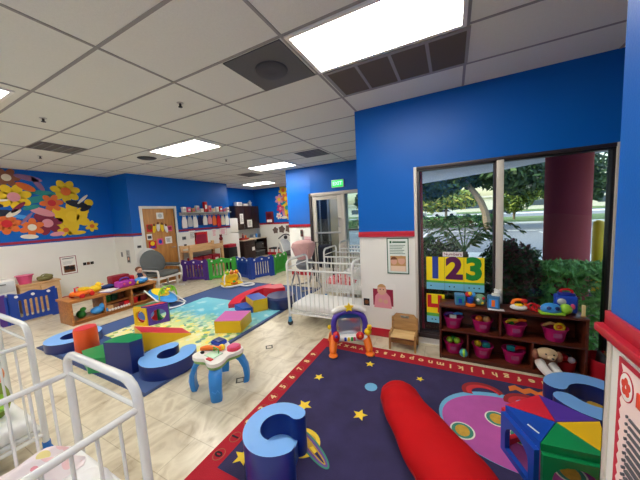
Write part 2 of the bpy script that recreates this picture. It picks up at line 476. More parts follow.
mb = MB(); mb.tube([(-2.66, 6.4, 1.36), (-2.66, 6.34, 1.4), (-2.66, 6.34, 1.56), (-2.66, 6.4, 1.6)], .014, CHROME, 8); mb.build('pull_handle', droot)
mb = MB(); mb.bx(EX0 + .14, 6.425, .23, -2.69, 6.431, EXH - .15, GLASS); mb.build('pane', droot)
mb = MB(); mb.bx(-2.49, 6.425, .02, EX1 - .03, 6.431, EXH - .04, GLASS); mb.build('sidelight_pane', droot)
# lobby behind the glazed door
BEIGE = M('lobby_beige', (214, 196, 168), .6)
mb = MB(); mb.bx(-4.1, 7.2, 0, -2.79, 7.3, H, BEIGE); mb.bx(-2.79, 7.2, 0, -1.14, 7.3, .5, BEIGE); mb.bx(-2.79, 7.2, 2.7, -1.14, 7.3, H, BEIGE)
struct(mb, 'wall_lobby')
struct(wall('m', -1.14, 6.4, -1.01, 7.3), 'wall_lobby_side')
d3 = bpy.data.objects.new('door_3', None); COL.objects.link(d3); d3['kind'] = 'structure'
mb = MB(); mb.bx(-3.96, 7.17, 0, -3.86, 7.2, 2.35, GREY, .004); mb.bx(-3.36, 7.17, 0, -3.28, 7.2, 2.35, GREY, .004); mb.bx(-3.86, 7.17, 2.25, -3.36, 7.2, 2.35, GREY, .004); mb.bx(-3.63, 7.165, 0, -3.58, 7.2, 2.25, GREY, .004); mb.build('door_frame', d3)
mb = MB(); mb.bx(-3.86, 7.18, .01, -3.63, 7.199, 2.25, BLACK); mb.build('door_leaf', d3)
mb = MB(); mb.bx(-3.58, 7.18, .01, -3.36, 7.199, 2.25, BLACK); mb.build('door_leaf', d3)
w2 = bpy.data.objects.new('window_2', None); COL.objects.link(w2); w2['kind'] = 'structure'
mb = MB(); mb.bx(-2.79, 7.19, .5, -2.74, 7.31, 2.7, ALU); mb.bx(-1.2, 7.19, .5, -1.14, 7.31, 2.7, ALU); mb.bx(-2.74, 7.2, 1.2, -1.2, 7.3, 1.25, ALUD); mb.bx(-2.74, 7.2, .5, -1.2, 7.3, .56, ALU); mb.bx(-2.74, 7.2, 2.64, -1.2, 7.3, 2.7, ALU); mb.build('window_frame', w2)
mb = MB(); mb.bx(-2.76, 7.24, .52, -1.18, 7.246, 2.68, GLASS); mb.build('pane', w2)

# ---------------------------------------------------------------- ceiling fittings
PANEL = emit('light_diffuser', (255, 248, 236), 9.0)
def light(x0, y0, x1, y1, label):
    t = thing('ceiling_light', label, 'ceiling light', ((x0 + x1) / 2, (y0 + y1) / 2, H - .012), 0, 'recessed ceiling lights')
    w, d = (x1 - x0) / 2, (y1 - y0) / 2
    mb = MB(); mb.prism([(-w, -d), (w, -d), (w, d), (-w, d)], -.004, .011, TOYWHITE, holes=[[(-w + .03, -d + .03), (w - .03, -d + .03), (w - .03, d - .03), (-w + .03, d - .03)]])
    mb.build('frame', t)
    mb = MB(); mb.bx(-w + .03, -d + .03, .0, w - .03, d - .03, .006, PANEL); mb.build('diffuser', t)
light(-1.10, 1.75, .10, 2.335, 'large bright rectangular ceiling light directly above the window wall')
light(-4.93 + .02, 2.965, -3.66, 3.55, 'bright rectangular ceiling light above the blue play mat')
light(-4.78, 5.38, -3.58, 5.96, 'bright rectangular ceiling light in front of the exit sign wall')
light(-7.22, 7.78, -6.02, 8.38, 'farthest rectangular ceiling light, over the kitchenette corner')
light(-4.78, .53, -3.68, 1.05, 'rectangular ceiling light cut off at the left edge of the photo')
for (x, y) in ((-1.1, -1.3), (-4.78, -1.3), (-7.23, .53)):  # unseen fixtures added out of view so the room is lit evenly
    light(x, y, x + 1.2, y + .58, 'rectangular ceiling light behind the camera position')
light(-3.9, 6.62, -2.9, 7.1, 'ceiling light in the lobby behind the glazed door')  # hidden lamp added over the door head to light the lobby
VENTM = M('vent_grey', (92, 92, 92), .6, var=.15, scale=90)
VENTG = M('vent_mesh', (98, 88, 76), .7, var=.3, scale=260)
t = thing('return_air_grille', 'long ceiling grille of four brown mesh sections beside the large light', 'ceiling vent', (-.485, 2.645, H - .006))
for k in range(4):
    x0 = -.575 + k * .295
    mb = MB(); mb.bx(x0 + .012, -.25, -.004, x0 + .28, .25, .003, VENTG); mb.build('mesh_section', t)
mb = MB(); mb.prism([(-.595, -.28), (.615, -.28), (.615, .28), (-.595, .28)], -.008, .005, TBAR, holes=[[(-.575 + k * .295 + .012, -.25), (-.575 + k * .295 + .28, -.25), (-.575 + k * .295 + .28, .25), (-.575 + k * .295 + .012, .25)] for k in range(4)])
mb.build('frame', t)
t = thing('air_diffuser', 'square dark grey ceiling diffuser with a round centre, left of the large light', 'ceiling vent', (-1.435, 2.045, H - .008))
mb = MB(); mb.bx(-.29, -.29, -.002, .29, .29, .006, VENTM); mb.build('plate', t)
mb = MB(); mb.lathe([(.05, -.012), (.13, -.02), (.14, -.014), (.145, 0)], DGREY, 24); mb.build('round_cone', t)
def vent(x, y, w, d, label):
    t = thing('air_vent', label, 'ceiling vent', (x, y, H - .006), 0, 'grey ceiling vents')
    mb = MB(); mb.bx(-w / 2, -d / 2, 0, w / 2, d / 2, .005, VENTM); mb.build('plate', t)
    mb = MB()
    for k in range(5):
        mb.bx(-w / 2 + .04, -d / 2 + (k + .5) * d / 5 - .012, -.008, w / 2 - .04, -d / 2 + (k + .5) * d / 5 + .004, 0, GREY)
    mb.build('slat', t)
vent(-5.76, 2.03, .56, .58, 'grey ceiling vent near the mural wall on the left')
vent(-2.68, 5.12, .58, .56, 'grey ceiling vent in front of the green exit sign')
vent(-5.45, 6.3, .58, .56, 'grey ceiling vent over the play yard toward the kitchenette')
mb = MB(); mb.lathe([(.09, -.02), (.15, -.014), (.17, 0)], DGREY, 24)
one(mb, 'ceiling_speaker', 'round grey ceiling fitting left of the middle ceiling light', 'ceiling speaker', (-5.453, 3.27, H))
def sprinkler(x, y, label):
    t = thing('sprinkler_head', label, 'sprinkler', (x, y, H), 0, 'fire sprinklers')
    mb = MB(); mb.lathe([(.0, -.008), (.03, -.006), (.036, 0)], CHROME, 14); mb.build('escutcheon', t)
    mb = MB(); mb.cyl((0, 0, -.04), (0, 0, 0), .012, DGREY, seg=8); mb.lathe([(.022, -.046), (.022, -.04)], DGREY, 10); mb.build('head', t)
sprinkler(-2.694, 2.047, 'sprinkler on the ceiling tile left of the square diffuser')
sprinkler(-4.325, 1.434, 'sprinkler above the left edge light on the ceiling')
sprinkler(-6.584, 2.067, 'sprinkler beyond the grey vent near the mural wall')
sprinkler(-4.42, 4.35, 'sprinkler just right of the middle ceiling light')
# exit sign, strobe
t = thing('exit_sign', 'lit green exit sign on the blue wall above the glazed door', 'exit sign', (-2.65, 6.39, 2.49))
mb = MB(); mb.bx(-.17, -.03, -.1, .17, .01, .1, TOYWHITE, .008); mb.build('housing', t)
mb = MB(); mb.bx(-.155, -.034, -.085, .155, -.03, .085, emit('exit_green', (40, 200, 90), .75)); mb.build('lit_panel', t)
mb = MB(); mb.text('EXIT', .13, emit('exit_letters', (180, 255, 200), .9), on_y(0, -.036, 0), .001, .003); mb.build('lettering', t)
# ================================================================ OUTSIDE
GZ = -.15
ASPH = M('asphalt', (128, 130, 134), .9, var=.12, scale=6, bump=.2, bscale=60)
CONC = M('concrete', (206, 204, 198), .9, var=.05, scale=8)
GRASS = M('grass_green', (96, 122, 60), .95, var=.35, scale=3, bump=.8, bscale=40)
SOIL = M('mulch', (58, 44, 34), .95, var=.3, scale=20, bump=.6)
MAROON = M('stucco_maroon', (206, 80, 96), .75, var=.08, scale=30, bump=.25, bscale=140)
SOFF = M('soffit', (214, 214, 226), .8, var=.03)
def gnd(name, pts, z, m, cat_label=None):
    mb = MB(); mb.prism(pts, z - .05, z, m); o = mb.build(name); o['kind'] = 'structure'; return o
def rect(x0, y0, x1, y1): return [(x0, y0), (x1, y0), (x1, y1), (x0, y1)]
gnd('floor_road', rect(-90, 12, 160, 140), GZ, ASPH)
gnd('floor_planting_bed', rect(-1.13, 3.57, 20, 9.0), GZ + .02, SOIL)
gnd('floor_sidewalk', rect(-1.13, 9.0, 40, 12), GZ + .03, CONC)
gnd('floor_lobby_outside', rect(-30, 8.35, -1.13, 12), GZ + .01, CONC)
gnd('floor_curb_strip', rect(-90, 30, 160, 33), GZ + .06, CONC)
gnd('floor_lawn', rect(-90, 33, 160, 46), GZ + .08, GRASS)
gnd('floor_curb_strip_far', rect(-90, 60, 160, 70), GZ + .06, CONC)
gnd('floor_lawn_far', rect(-90, 78, 160, 110), GZ + .1, GRASS)
STRIPEW = M('road_paint', (228, 228, 224), .8)
mb = MB()
for k in range(10): mb.bx(-12 + k * 3.4, 17.0, GZ, -11.88 + k * 3.4, 21.5, GZ + .006, STRIPEW)
mb.bx(-40, 22.6, GZ, 60, 22.85, GZ + .006, STRIPEW)
o = mb.build('floor_road_marking'); o['kind'] = 'structure'
# canopy soffit with its diagonal edge
mb = MB(); mb.prism([(-.9, 3.6), (6, 3.6), (6, 6.2), (2.19, 8.78), (1.245, 9.81), (-1.17, 11.73), (-4.0, 14.2), (-4.0, 9.95), (-.98, 9.95), (-.98, 3.6)], 2.75, 3.2, SOFF)
struct(mb, 'ceiling_canopy')
# maroon column
t = thing('round_column', 'round maroon stucco column outside the right window pane', 'column', (1.535, 5.2, GZ))
mb = MB(); mb.cyl((0, 0, 0), (0, 0, 2.9), .265, MAROON, seg=40); mb.build('shaft', t)
mb = MB(); mb.cyl((0, 0, 0), (0, 0, .2), .29, MAROON, seg=40); mb.build('base', t)
mb = MB(); mb.bx(-.2, -.32, 2.62, .12, -.27, 2.68, ALU, .005); mb.build('light_fixture', t)  # plain capital bar at the column top, gives no light
mb = MB(); mb.bx(-.42, 3.57, GZ, -.345, 3.7, 2.75, MAROON, .01)
one(mb, 'outside_pilaster', 'maroon stucco edge outside the left end of the window', 'pilaster')
# bollard
t = thing('bollard', 'yellow bollard seen through the far right of the window', 'bollard', (2.55, 7.0, GZ))
mb = MB(); mb.lathe([(.085, 0), (.085, 1.36), (.075, 1.43), (.04, 1.46), (.0, 1.465)], YELLOW, 20); mb.build('sleeve', t)
mb = MB(); mb.cyl((0, 0, .01), (0, 0, .03), .13, CONC); mb.build('footing', t)

# leaves
LEAF_D = M('leaf_dark', (52, 82, 44), .6, var=.5, scale=5)
LEAF_M = M('leaf_mid', (104, 160, 80), .6, var=.4, scale=5)
LEAF_L = M('leaf_light', (142, 162, 72), .6, var=.3, scale=5)
LEAF_R = M('leaf_reddish', (110, 56, 60), .6, var=.4, scale=5)
LEAF_Y = M('leaf_yellow', (196, 186, 84), .6, var=.3, scale=5)
BARK = M('bark', (128, 114, 98), .9, var=.3, scale=8, bump=.6)
TREE_D = M('tree_leaf_dark', (46, 68, 42), .6, var=.5, scale=5)
TREE_M = M('tree_leaf_mid', (72, 98, 54), .6, var=.4, scale=5)
def leaves(mb, blobs, n, size, mats, rnd):
    tot = sum(b[3] * b[4] * b[5] for b in blobs)
    for (cx, cy, cz, rx, ry, rz) in blobs:
        k = int(n * rx * ry * rz / tot) + 1
        for _ in range(k):
            d = Vector((rnd.gauss(0, 1), rnd.gauss(0, 1), rnd.gauss(0, 1))); d.normalize()
            q = rnd.uniform(.55, 1.0)
            p = Vector((cx + d.x * rx * q, cy + d.y * ry * q, cz + d.z * rz * q))
            u = Vector((rnd.gauss(0, 1), rnd.gauss(0, 1), rnd.gauss(0, 1))); u.normalize()
            w = u.orthogonal().normalized(); s = size * rnd.uniform(.6, 1.3)
            mb.raw([p - u * s, p + w * s * .45, p + u * s, p - w * s * .45], [[0, 1, 2, 3]], rnd.choice(mats))
def tree(label, x, y, h, blobs, n, size, mats, trunk, rad, seed):
    rnd = random.Random(seed)
    t = thing('tree', label, 'tree', (x, y, GZ), 0, 'trees beyond the road')
    blobs = [(b_[0], b_[1], b_[2] - 1.0, b_[3] * 1.1, b_[4], b_[5] * 1.15) for b_ in blobs]
    mb = MB(); leaves(mb, blobs, int(n * 1.35), size * 1.1, mats, rnd); mb.build('foliage', t)
    mb = MB(); mb.tube(trunk, rad, BARK, 8, smooth=1)
    top = Vector(trunk[-1])
    for b_ in blobs[:5]:
        mb.tube([top - Vector((0, 0, .3)), (top + Vector(b_[:3])) / 2 + Vector((0, 0, .2)), Vector(b_[:3])], [rad[-1] * .8, rad[-1] * .5, rad[-1] * .2], BARK, 6)
    mb.build('trunk', t)
# big leaning oak seen left of the mullion, then the rest
tree('leaning live oak with pale trunk left of the window mullion', 1.5, 24.0, 7, [(-2.3, 0, 5.4, 2.6, 2, 1.3), (0.5, 1, 5.8, 2.2, 2, 1.3), (2.5, 0, 5.2, 2.2, 2, 1.3), (-4.2, 1, 4.8, 1.8, 2, 1.1), (-.5, 1, 6.8, 3, 2, 1.2)], 5200, .26, [TREE_D, TREE_M, TREE_D], [(1.0, 0, 0), (.7, 0, 1.8), (-.1, 0, 3.2), (-1.2, 0, 4.6)], [.3, .24, .2, .14], 1)
tree('broad dark oak behind the left window pane', -3.6, 31.0, 7, [(-2, 0, 5.2, 3, 2, 1.5), (1.2, 0, 5.4, 3, 2, 1.5), (-.5, 0, 6.8, 3.4, 2, 1.4)], 4200, .3, [TREE_D, TREE_M, TREE_D], [(0, 0, 0), (.1, 0, 2), (0, 0, 4.2)], [.28, .22, .16], 2)
tree('yellow green tree low behind the left window pane', -1.0, 52.0, 6, [(-2, 0, 3.9, 3, 2, 1.5), (2, 0, 4.2, 3, 2, 1.5)], 1600, .4, [LEAF_Y, LEAF_L, TREE_M], [(0, 0, 0), (0, 0, 1.5), (0, 0, 3)], [.26, .2, .16], 3)
tree('leafy tree left of the maroon column with thin trunk', 8.0, 32.0, 7, [(-1.8, 0, 5.6, 2.6, 2, 1.7), (1.6, 0, 5.6, 2.6, 2, 1.9), (0, 0, 7.2, 3.2, 2, 1.5), (2.5, 0, 4.0, 1.8, 1.6, 1.2), (-3.2, 0, 7, 2, 2, 1.5)], 5200, .28, [TREE_D, TREE_M, TREE_M], [(0, 0, 0), (.1, 0, 1.8), (0, 0, 4)], [.24, .18, .14], 4)
tree('pale green tree close against the right window mullion', 6.5, 38.0, 7, [(0, 0, 3.5, 1.6, 1.6, 1.5), (1.2, 0, 4.6, 2, 1.6, 1.4)], 1800, .26, [LEAF_L, TREE_M, LEAF_L], [(0, 0, 0), (0, 0, 1.2), (0, 0, 2.6)], [.14, .12, .1], 5)
tree('dark tree crown between column and right window edge', 15.5, 24.0, 9, [(-2, 0, 6.4, 3.0, 2, 1.8), (2, 0, 6.4, 3.2, 2, 1.9), (0, 0, 8.2, 3.4, 2, 1.6), (-1.4, 0, 4.6, 2.0, 1.6, 1.0)], 5200, .27, [TREE_D, TREE_M, TREE_D], [(2.5, 0, 0), (2.0, 0, 2.4), (1, 0, 5)], [.3, .24, .18], 6)
tree('far green tree at the left edge of the window', -12.0, 50.0, 7, [(-2, 0, 5, 3, 2, 2.2), (2, 0, 5, 3, 2, 2.2)], 2200, .4, [TREE_D, TREE_M], [(0, 0, 0), (0, 0, 2), (0, 0, 4)], [.3, .22, .16], 8)
# far low hedge rows
def hedge(name, label, cat, x0, x1, y0, y1, z1, n, size, mats, seed, lump=.12, z0=GZ):
    rnd = random.Random(seed); mb = MB()
    for _ in range(n):
        f = rnd.random()
        x = rnd.uniform(x0, x1); y = rnd.uniform(y0, y1); zt = z1 + lump * math.sin(x * 5 + 1) * math.cos(y * 7) + rnd.uniform(-.03, .03)
        if f < .5: z = zt
        else:
            z = rnd.uniform(z0, zt); y = y0 + rnd.uniform(-.04, .06) if f < .8 else y
            if f > .93: x = rnd.choice((x0, x1)) + rnd.uniform(-.05, .05)
        p = Vector((x, y, z)); u = Vector((rnd.gauss(0, 1), rnd.gauss(0, 1), rnd.gauss(0, 1))); u.normalize(); w = u.orthogonal().normalized(); s = size * rnd.uniform(.6, 1.3)
        mb.raw([p - u * s, p + w * s * .45, p + u * s, p - w * s * .45], [[0, 1, 2, 3]], rnd.choice(mats))
    t = thing(name, label, cat, ((x0 + x1) / 2, (y0 + y1) / 2, z0))
    o = mb.build('foliage', t); o.location = -Vector(t.location)
    mb = MB()
    k = max(2, int((x1 - x0) / .5))
    for i in range(k):
        x = x0 + (i + .5) * (x1 - x0) / k; mb.cyl((x, (y0 + y1) / 2, z0), (x, (y0 + y1) / 2, z1 * .9), .02, BARK, seg=6)
    o = mb.build('stems', t); o.location = -Vector(t.location)
    return t
HEDGE_L = M('hedge_leaf', (136, 200, 104), .5, var=.4, scale=5)
hedge('hedge', 'clipped green hedge below the maroon column', 'hedge', 1.06, 4.2, 4.15, 4.75,   .84, 10000, .055, [HEDGE_L, LEAF_M, HEDGE_L], 11, .05)
hedge('hedge', 'long low hedge beyond the road behind the left pane', 'hedge', -16, 3.5, 27, 29, .75, 5000, .2, [LEAF_D, LEAF_M, LEAF_D], 12, .1)
def shrub(label, x, y, blobs, n, size, mats, seed, stems):
    rnd = random.Random(seed); t = thing('shrub', label, 'shrub', (x, y, GZ))
    mb = MB(); leaves(mb, blobs, n, size, mats, rnd); mb.build('foliage', t)
    mb = MB()
    for (dx, dy, h) in stems: mb.tube([(dx * .3, dy * .3, 0), (dx * .6, dy * .6, h * .5), (dx, dy, h)], [.02, .015, .008], BARK, 6)
    mb.build('stems', t)
shrub('tall dark red leaved shrub right of the mullion', .74, 4.3, [(-.1, 0, .62, .22, .3, .5), (.06, .05, 1.05, .2, .25, .3), (.13, 0, .7, .2, .25, .5), (-.02, .1, 1.22, .12, .2, .2)], 3000, .04, [LEAF_D, LEAF_R, LEAF_D, LEAF_R, LEAF_D], 21, [(-.15, 0, .9), (.06, .05, 1.15), (.15, 0, .9)])
shrub('dark low shrub behind the number posters', -.04, 4.3, [(-.22, 0, .62, .26, .3, .55), (.15, .05, .60, .3, .3, .52), (.32, .05, .6, .16, .25, .5)], 3600, .04, [LEAF_D, LEAF_D, LEAF_R, LEAF_D], 22, [(-.22, 0, .9), (.1, .05, .95), (.3, 0, .8)])
shrub('dark green shrub at the left end of the window', -.3, 6.9, [(-.2, 0, .6, .4, .4, .6), (.25, .1, .6, .4, .3, .5)], 2200, .06, [LEAF_D, LEAF_M, LEAF_D], 23, [(-.2, 0, .8), (.2, .05, .9)])
shrub('green shrub between the palm and the mullion', .95, 6.0, [(-.1, 0, .6, .4, .4, .6), (.25, .1, .6, .4, .3, .5)], 2200, .06, [LEAF_D, LEAF_M, LEAF_D], 24, [(-.2, 0, .8), (.2, .05, .9)])
# small palm with fronds
rnd = random.Random(31)
t = thing('palm_shrub', 'feathery palm outside above the number posters', 'palm', (.2, 5.7, GZ))
mb = MB(); mb.tube([(0, 0, 0), (.02, 0, .5), (0, 0, 1.0)], [.07, .06, .06], BARK, 8); mb.build('trunk', t)
for k in range(16):
    a = 2 * PI * k / 16 + rnd.uniform(-.15, .15); L = rnd.uniform(.6, .95); up = rnd.uniform(.25, .85)
    P0 = Vector((0, 0, 1.0)); d = Vector((math.cos(a), math.sin(a), 0))
    pts = [P0 + d * L * s + Vector((0, 0, up * math.sin(s * 2.3) * .9)) for s in [i / 10 for i in range(11)]]
    mb = MB(); mb.tube(pts, [.012, .004], LEAF_M, 5)
    side = Vector((-d.y, d.x, 0))
    for i in range(2, 11):
        for sg in (-1, 1):
            q = pts[i]; e = q + side * sg * .2 * (1 - i / 16) + d * .1 - Vector((0, 0, .07))
            mb.raw([q, (q + e) / 2 + Vector((0, 0, .02)) + d * .02, e, (q + e) / 2 - Vector((0, 0, .0)) - d * .012], [[0, 1, 2, 3]], rnd.choice([LEAF_M, LEAF_L, LEAF_M]))
    mb.build('frond', t)
# parked cars, far
def car(x, y, m, label, rz=0.0):
    t = thing('car', label, 'car', (x, y, GZ + .1), rz, 'cars in the far parking lot')
    mb = MB(); prof = [(-2.2, .3), (-2.2, .75), (-1.9, .88), (-1.2, .95), (-.6, 1.42), (.7, 1.45), (1.4, 1.0), (2.0, .9), (2.2, .7), (2.2, .3)]
    X = Matrix.Rotation(PI / 2, 4, 'X')
    mb.prism([(p[0], p[1]) for p in prof], -.85, .85, m, X=X); mb.build('body', t)
    mb = MB(); mb.prism([(-1.0, .97), (-.55, 1.36), (.65, 1.38), (1.2, 1.0)], -.87, .87, BLACK, X=X); mb.build('windows', t)
    for sx in (-1.35, 1.35):
        for sy in (-.8, .8):
            mb = MB(); mb.cyl((sx, sy - .1, .3), (sx, sy + .1, .3), .31, BLACK); mb.build('wheel', t)
car(-6.8, 58, M('car_silver', (176, 180, 186), .25, .5), 'silver car parked far off at the left of the window')
car(-1.5, 60, M('car_white', (236, 236, 236), .25), 'white car parked far off behind the oak')
car(8.2, 61, M('car_dark', (60, 66, 76), .25), 'dark car parked far off near the mullion')
# far pale building
t = thing('far_building', 'long white building across the road beyond the trees', 'building', (20, 100, GZ))
mb = MB(); mb.bx(-60, 0, 0, 75, 12, 4.6, M('far_wall', (216, 212, 200), .8)); mb.build('wall', t)
mb = MB(); mb.bx(-61, -.6, 4.4, 76, 12.5, 5.0, M('far_roof', (214, 208, 200), .8)); mb.build('roof', t)
FW = M('far_window', (70, 80, 92), .3)
for k in range(16):
    mb = MB(); mb.bx(-56 + k * 8, -.1, 1.2, -51.5 + k * 8, .05, 2.9, FW); mb.build('window', t)

# world sky
w = bpy.data.worlds.new('World'); SC.world = w; w.use_nodes = True
nt = w.node_tree; bg = nt.nodes['Background']
sky = nt.nodes.new('ShaderNodeTexSky'); sky.sky_type = 'NISHITA'; sky.sun_disc = False
sky.sun_elevation = math.radians(28); sky.sun_rotation = math.radians(250); sky.air_density = 1.4; sky.dust_density = 3.0
nt.links.new(sky.outputs[0], bg.inputs[0]); bg.inputs['Strength'].default_value = .31
sun = bpy.data.lights.new('sun', 'SUN'); sun.energy = .8; sun.angle = .02; sun.color = (1, .95, .86)
so = bpy.data.objects.new('sun', sun); COL.objects.link(so); so.rotation_euler = (math.radians(58), 0, math.radians(150))
# ================================================================ LEFT AND FAR FURNITURE
def flat(name, label, cat, X, w, h, layers, group=None, base=PAPER, th=.004, border=None):
    """a sheet on a wall: layers = list of (kind, args, material)"""
    mb = MB()
    mb.bx(-w / 2, -h / 2, 0, w / 2, h / 2, th, base, X=X)
    z = th
    if border:
        bw, bm = border
        mb.prism([(-w / 2, -h / 2), (w / 2, -h / 2), (w / 2, h / 2), (-w / 2, h / 2)], th, th + .001, bm, holes=[[(-w / 2 + bw, -h / 2 + bw), (w / 2 - bw, -h / 2 + bw), (w / 2 - bw, h / 2 - bw), (-w / 2 + bw, h / 2 - bw)]], X=X)
    for i, L in enumerate(layers):
        k, a, m = L
        z0, z1 = th, th + .0012 + i * .0002
        if k == 'poly': mb.prism(a, z0, z1, m, X=X)
        elif k == 'rect': mb.prism(rect(*a), z0, z1, m, X=X)
        elif k == 'ell': mb.prism(circ(*a), z0, z1, m, X=X)
        elif k == 'text': mb.text(a[0], a[1], m, X @ T((a[2], a[3], z1)), .0004, a[4] if len(a) > 4 else .0)
        elif k == 'lines':
            x0, x1, y0, y1, n = a
            for q in range(n):
                y = y1 + (y0 - y1) * (q + .5) / n; e = x1 - (x1 - x0) * (.08 + .22 * ((q * 7) % 5) / 5)
                mb.prism(rect(x0, y - (y1 - y0) / n * .18, e, y + (y1 - y0) / n * .18), z0, z1, m, X=X)
    o = mb.build(name); tag(o, label, cat, group); return o
INK = M('ink_grey', (84, 84, 90), .7)
def fig_photo(cx, cy, w, h, bg, top):
    """a printed photo of a child: background, shoulders, head, hair"""
    return [('rect', (cx - w / 2, cy - h / 2, cx + w / 2, cy + h / 2), bg),
            ('poly', [(cx - w * .36, cy - h / 2), (cx + w * .36, cy - h / 2), (cx + w * .24, cy - h * .05), (cx - w * .24, cy - h * .05)], top),
            ('ell', (cx, cy + h * .2, w * .2, h * .22), SKIN),
            ('poly', circ(cx, cy + h * .24, w * .21, h * .2, 12, .2, PI - .2), BROWN)]

# ---- mural: a plain cluster of colourful balloon and leaf shapes (the printed characters are left out)
MY = M('mural_yellow', (240, 200, 20), .5); MO = M('mural_orange', (226, 110, 40), .5); MM = M('mural_maroon', (128, 24, 60), .5)
MT = M('mural_teal', (28, 140, 140), .5); MP = M('mural_pink', (226, 150, 160), .5); MB_ = M('mural_brown', (140, 84, 60), .5); MK = M('mural_dark', (24, 26, 48), .5); MW = M('mural_cream', (232, 222, 200), .5); MV = M('mural_mauve', (150, 110, 150), .5)
mb = MB()
def blob(y, z, ry, rz, m, rot=0.0, lay=0, n=22, wob=0.0, ph=0.0):
    pts = []
    for k in range(n):
        a = 2 * PI * k / n; q = 1 + wob * math.sin(3 * a + ph)
        u, v = ry * q * math.cos(a), rz * q * math.sin(a)
        pts.append((u * math.cos(rot) - v * math.sin(rot), u * math.sin(rot) + v * math.cos(rot)))
    mb.prism([(y + p[0], z + p[1]) for p in pts], 0, .006 + .0015 * lay, m, X=MX)
MX = on_xp(-8.3, 0, 0)
def flower(y, z, r, m, mc, lay, n=6, rot=0.0):
    for k in range(n):
        a = rot + 2 * PI * k / n; blob(y + r * .62 * math.cos(a), z + r * .62 * math.sin(a), r * .42, r * .3, m, a, lay)
    blob(y, z, r * .36, r * .36, mc, 0, lay + 1)
for (y, z, r, m, mc, lay, n, rot) in ((2.96, 2.6, .27, MY, MO, 1, 7, .2), (3.02, 2.0, .36, MY, YELLOW, 1, 6, .5), (2.68, 2.32, .2, MO, RED, 3, 6, .1), (2.1, 2.44, .27, MY, MP, 3, 7, .3), (2.56, 1.86, .27, MM, MP, 2, 6, .2), (2.3, 1.78, .2, MO, MW, 4, 6, .4), (2.04, 2.84, .2, MB_, MW, 1, 6, 0), (1.94, 1.88, .22, MO, RED, 4, 7, .1), (1.74, 2.5, .24, MB_, MY, 2, 6, .3), (1.68, 1.95, .2, MM, MP, 2, 5, .2), (3.38, 1.74, .14, MY, MO, 3, 6, .4), (2.86, 1.68, .15, MY, MO, 3, 6, .1)):
    flower(y, z, r, m, mc, lay, n, rot)
for a in ((3.14, 2.3, .22, .08, MK, -.25, 5), (3.26, 2.42, .16, .03, MW, .8, 6), (3.38, 2.34, .09, .09, MY, 0, 4), (3.3, 2.2, .13, .06, MK, .5, 5), (2.5, 2.12, .22, .08, MP, -.4, 5), (2.34, 2.22, .14, .05, MT, .3, 6), (2.46, 2.4, .28, .07, MT, .3, 2), (2.58, 2.54, .2, .06, MT, -.1, 2), (2.34, 2.54, .16, .06, MT, .9, 2),
          (2.36, 2.86, .22, .06, MV, -.2, 2), (2.5, 2.74, .05, .18, MV, .5, 2), (2.3, 2.66, .16, .07, MO, -.5, 4), (1.86, 2.1, .2, .07, MK, .1, 5), (1.72, 2.27, .22, .06, MK, -.1, 5), (1.8, 2.35, .22, .03, MW, .1, 6), (2.06, 2.1, .14, .05, MW, .6, 6), (2.16, 2.02, .14, .04, SKY, -.2, 5), (2.14, 2.22, .16, .04, MM, .8, 6), (2.24, 1.98, .16, .03, MV, .9, 6), (2.24, 1.58, .14, .05, MW, -.1, 5), (2.7, 1.6, .13, .05, MP, .1, 5), (3.06, 1.6, .18, .05, MY, 0, 3), (2.78, 2.06, .1, .2, MY, .4, 2), (3.2, 1.98, .1, .2, MY, -.4, 2)):
    blob(*a)
one(mb, 'wall_mural', 'large mural cutout of colourful flowers and leaves on the left blue wall', 'wall mural')
# far decal
mb = MB(); MX = on_y(0, 9.65, 0)
for (y, z, r, m, mc, lay, n, rot) in ((-6.6, 2.86, .24, MY, MO, 1, 6, .2), (-6.48, 2.5, .24, MO, MY, 2, 6, .1), (-6.84, 2.48, .22, MP, MY, 2, 6, .4), (-6.46, 2.1, .28, MY, MT, 1, 7, 0), (-6.8, 2.08, .2, M('mural_magenta', (200, 40, 110), .5), MP, 3, 6, .3), (-6.42, 1.76, .18, MY, MO, 2, 6, .5), (-6.9, 1.76, .15, MW, MP, 3, 6, .2), (-6.28, 2.4, .2, MO, RED, 1, 6, 0)):
    flower(y, z, r, m, mc, lay, n, rot)
for a in ((-6.64, 1.92, .07, .26, MP, .1, 3), (-6.62, 1.68, .16, .06, MW, 0, 4), (-6.62, 2.3, .16, .05, MT, .5, 4)):
    blob(*a)
one(mb, 'wall_decal', 'yellow and pink flower cutout on the far blue wall', 'wall decal')

# ---- papers on the left walls
flat('poster', 'small framed poster with a dark photo on the white left wall', 'poster', on_xp(-8.298, 2.82, .83), .30, .43,
     [('text', ('Our Class', .05, 0, .16), INK), ('lines', (-.1, .1, .02, .1, 3), LGREY), ('rect', (-.1, -.17, .1, -.01), BROWN), ('ell', (-.04, -.06, .05, .05), BLACK), ('ell', (.05, -.08, .05, .05), BLACK)], border=(.014, STRIPE)) if False else \
flat('poster', 'small red bordered poster with a dark photo on the white left wall', 'poster', on_xp(-8.298, 2.82, .83), .30, .43,
     [('lines', (-.11, .12, .14, .19, 1), INK), ('lines', (-.1, .1, .02, .1, 3), LGREY), ('rect', (-.1, -.17, .11, -.01), BROWN), ('ell', (-.04, -.06, .05, .05), BLACK), ('ell', (.05, -.08, .05, .05), BLACK)], border=(.012, STRIPE))
flat('photo_strip', 'strip of three small dark photos right of the red bordered poster', 'photo', on_xp(-8.298, 3.2, .80), .24, .09,
     [('rect', (-.11, -.035, -.045, .035), BLACK), ('rect', (-.035, -.035, .03, .035), BROWN), ('rect', (.04, -.035, .11, .035), BLACK)])
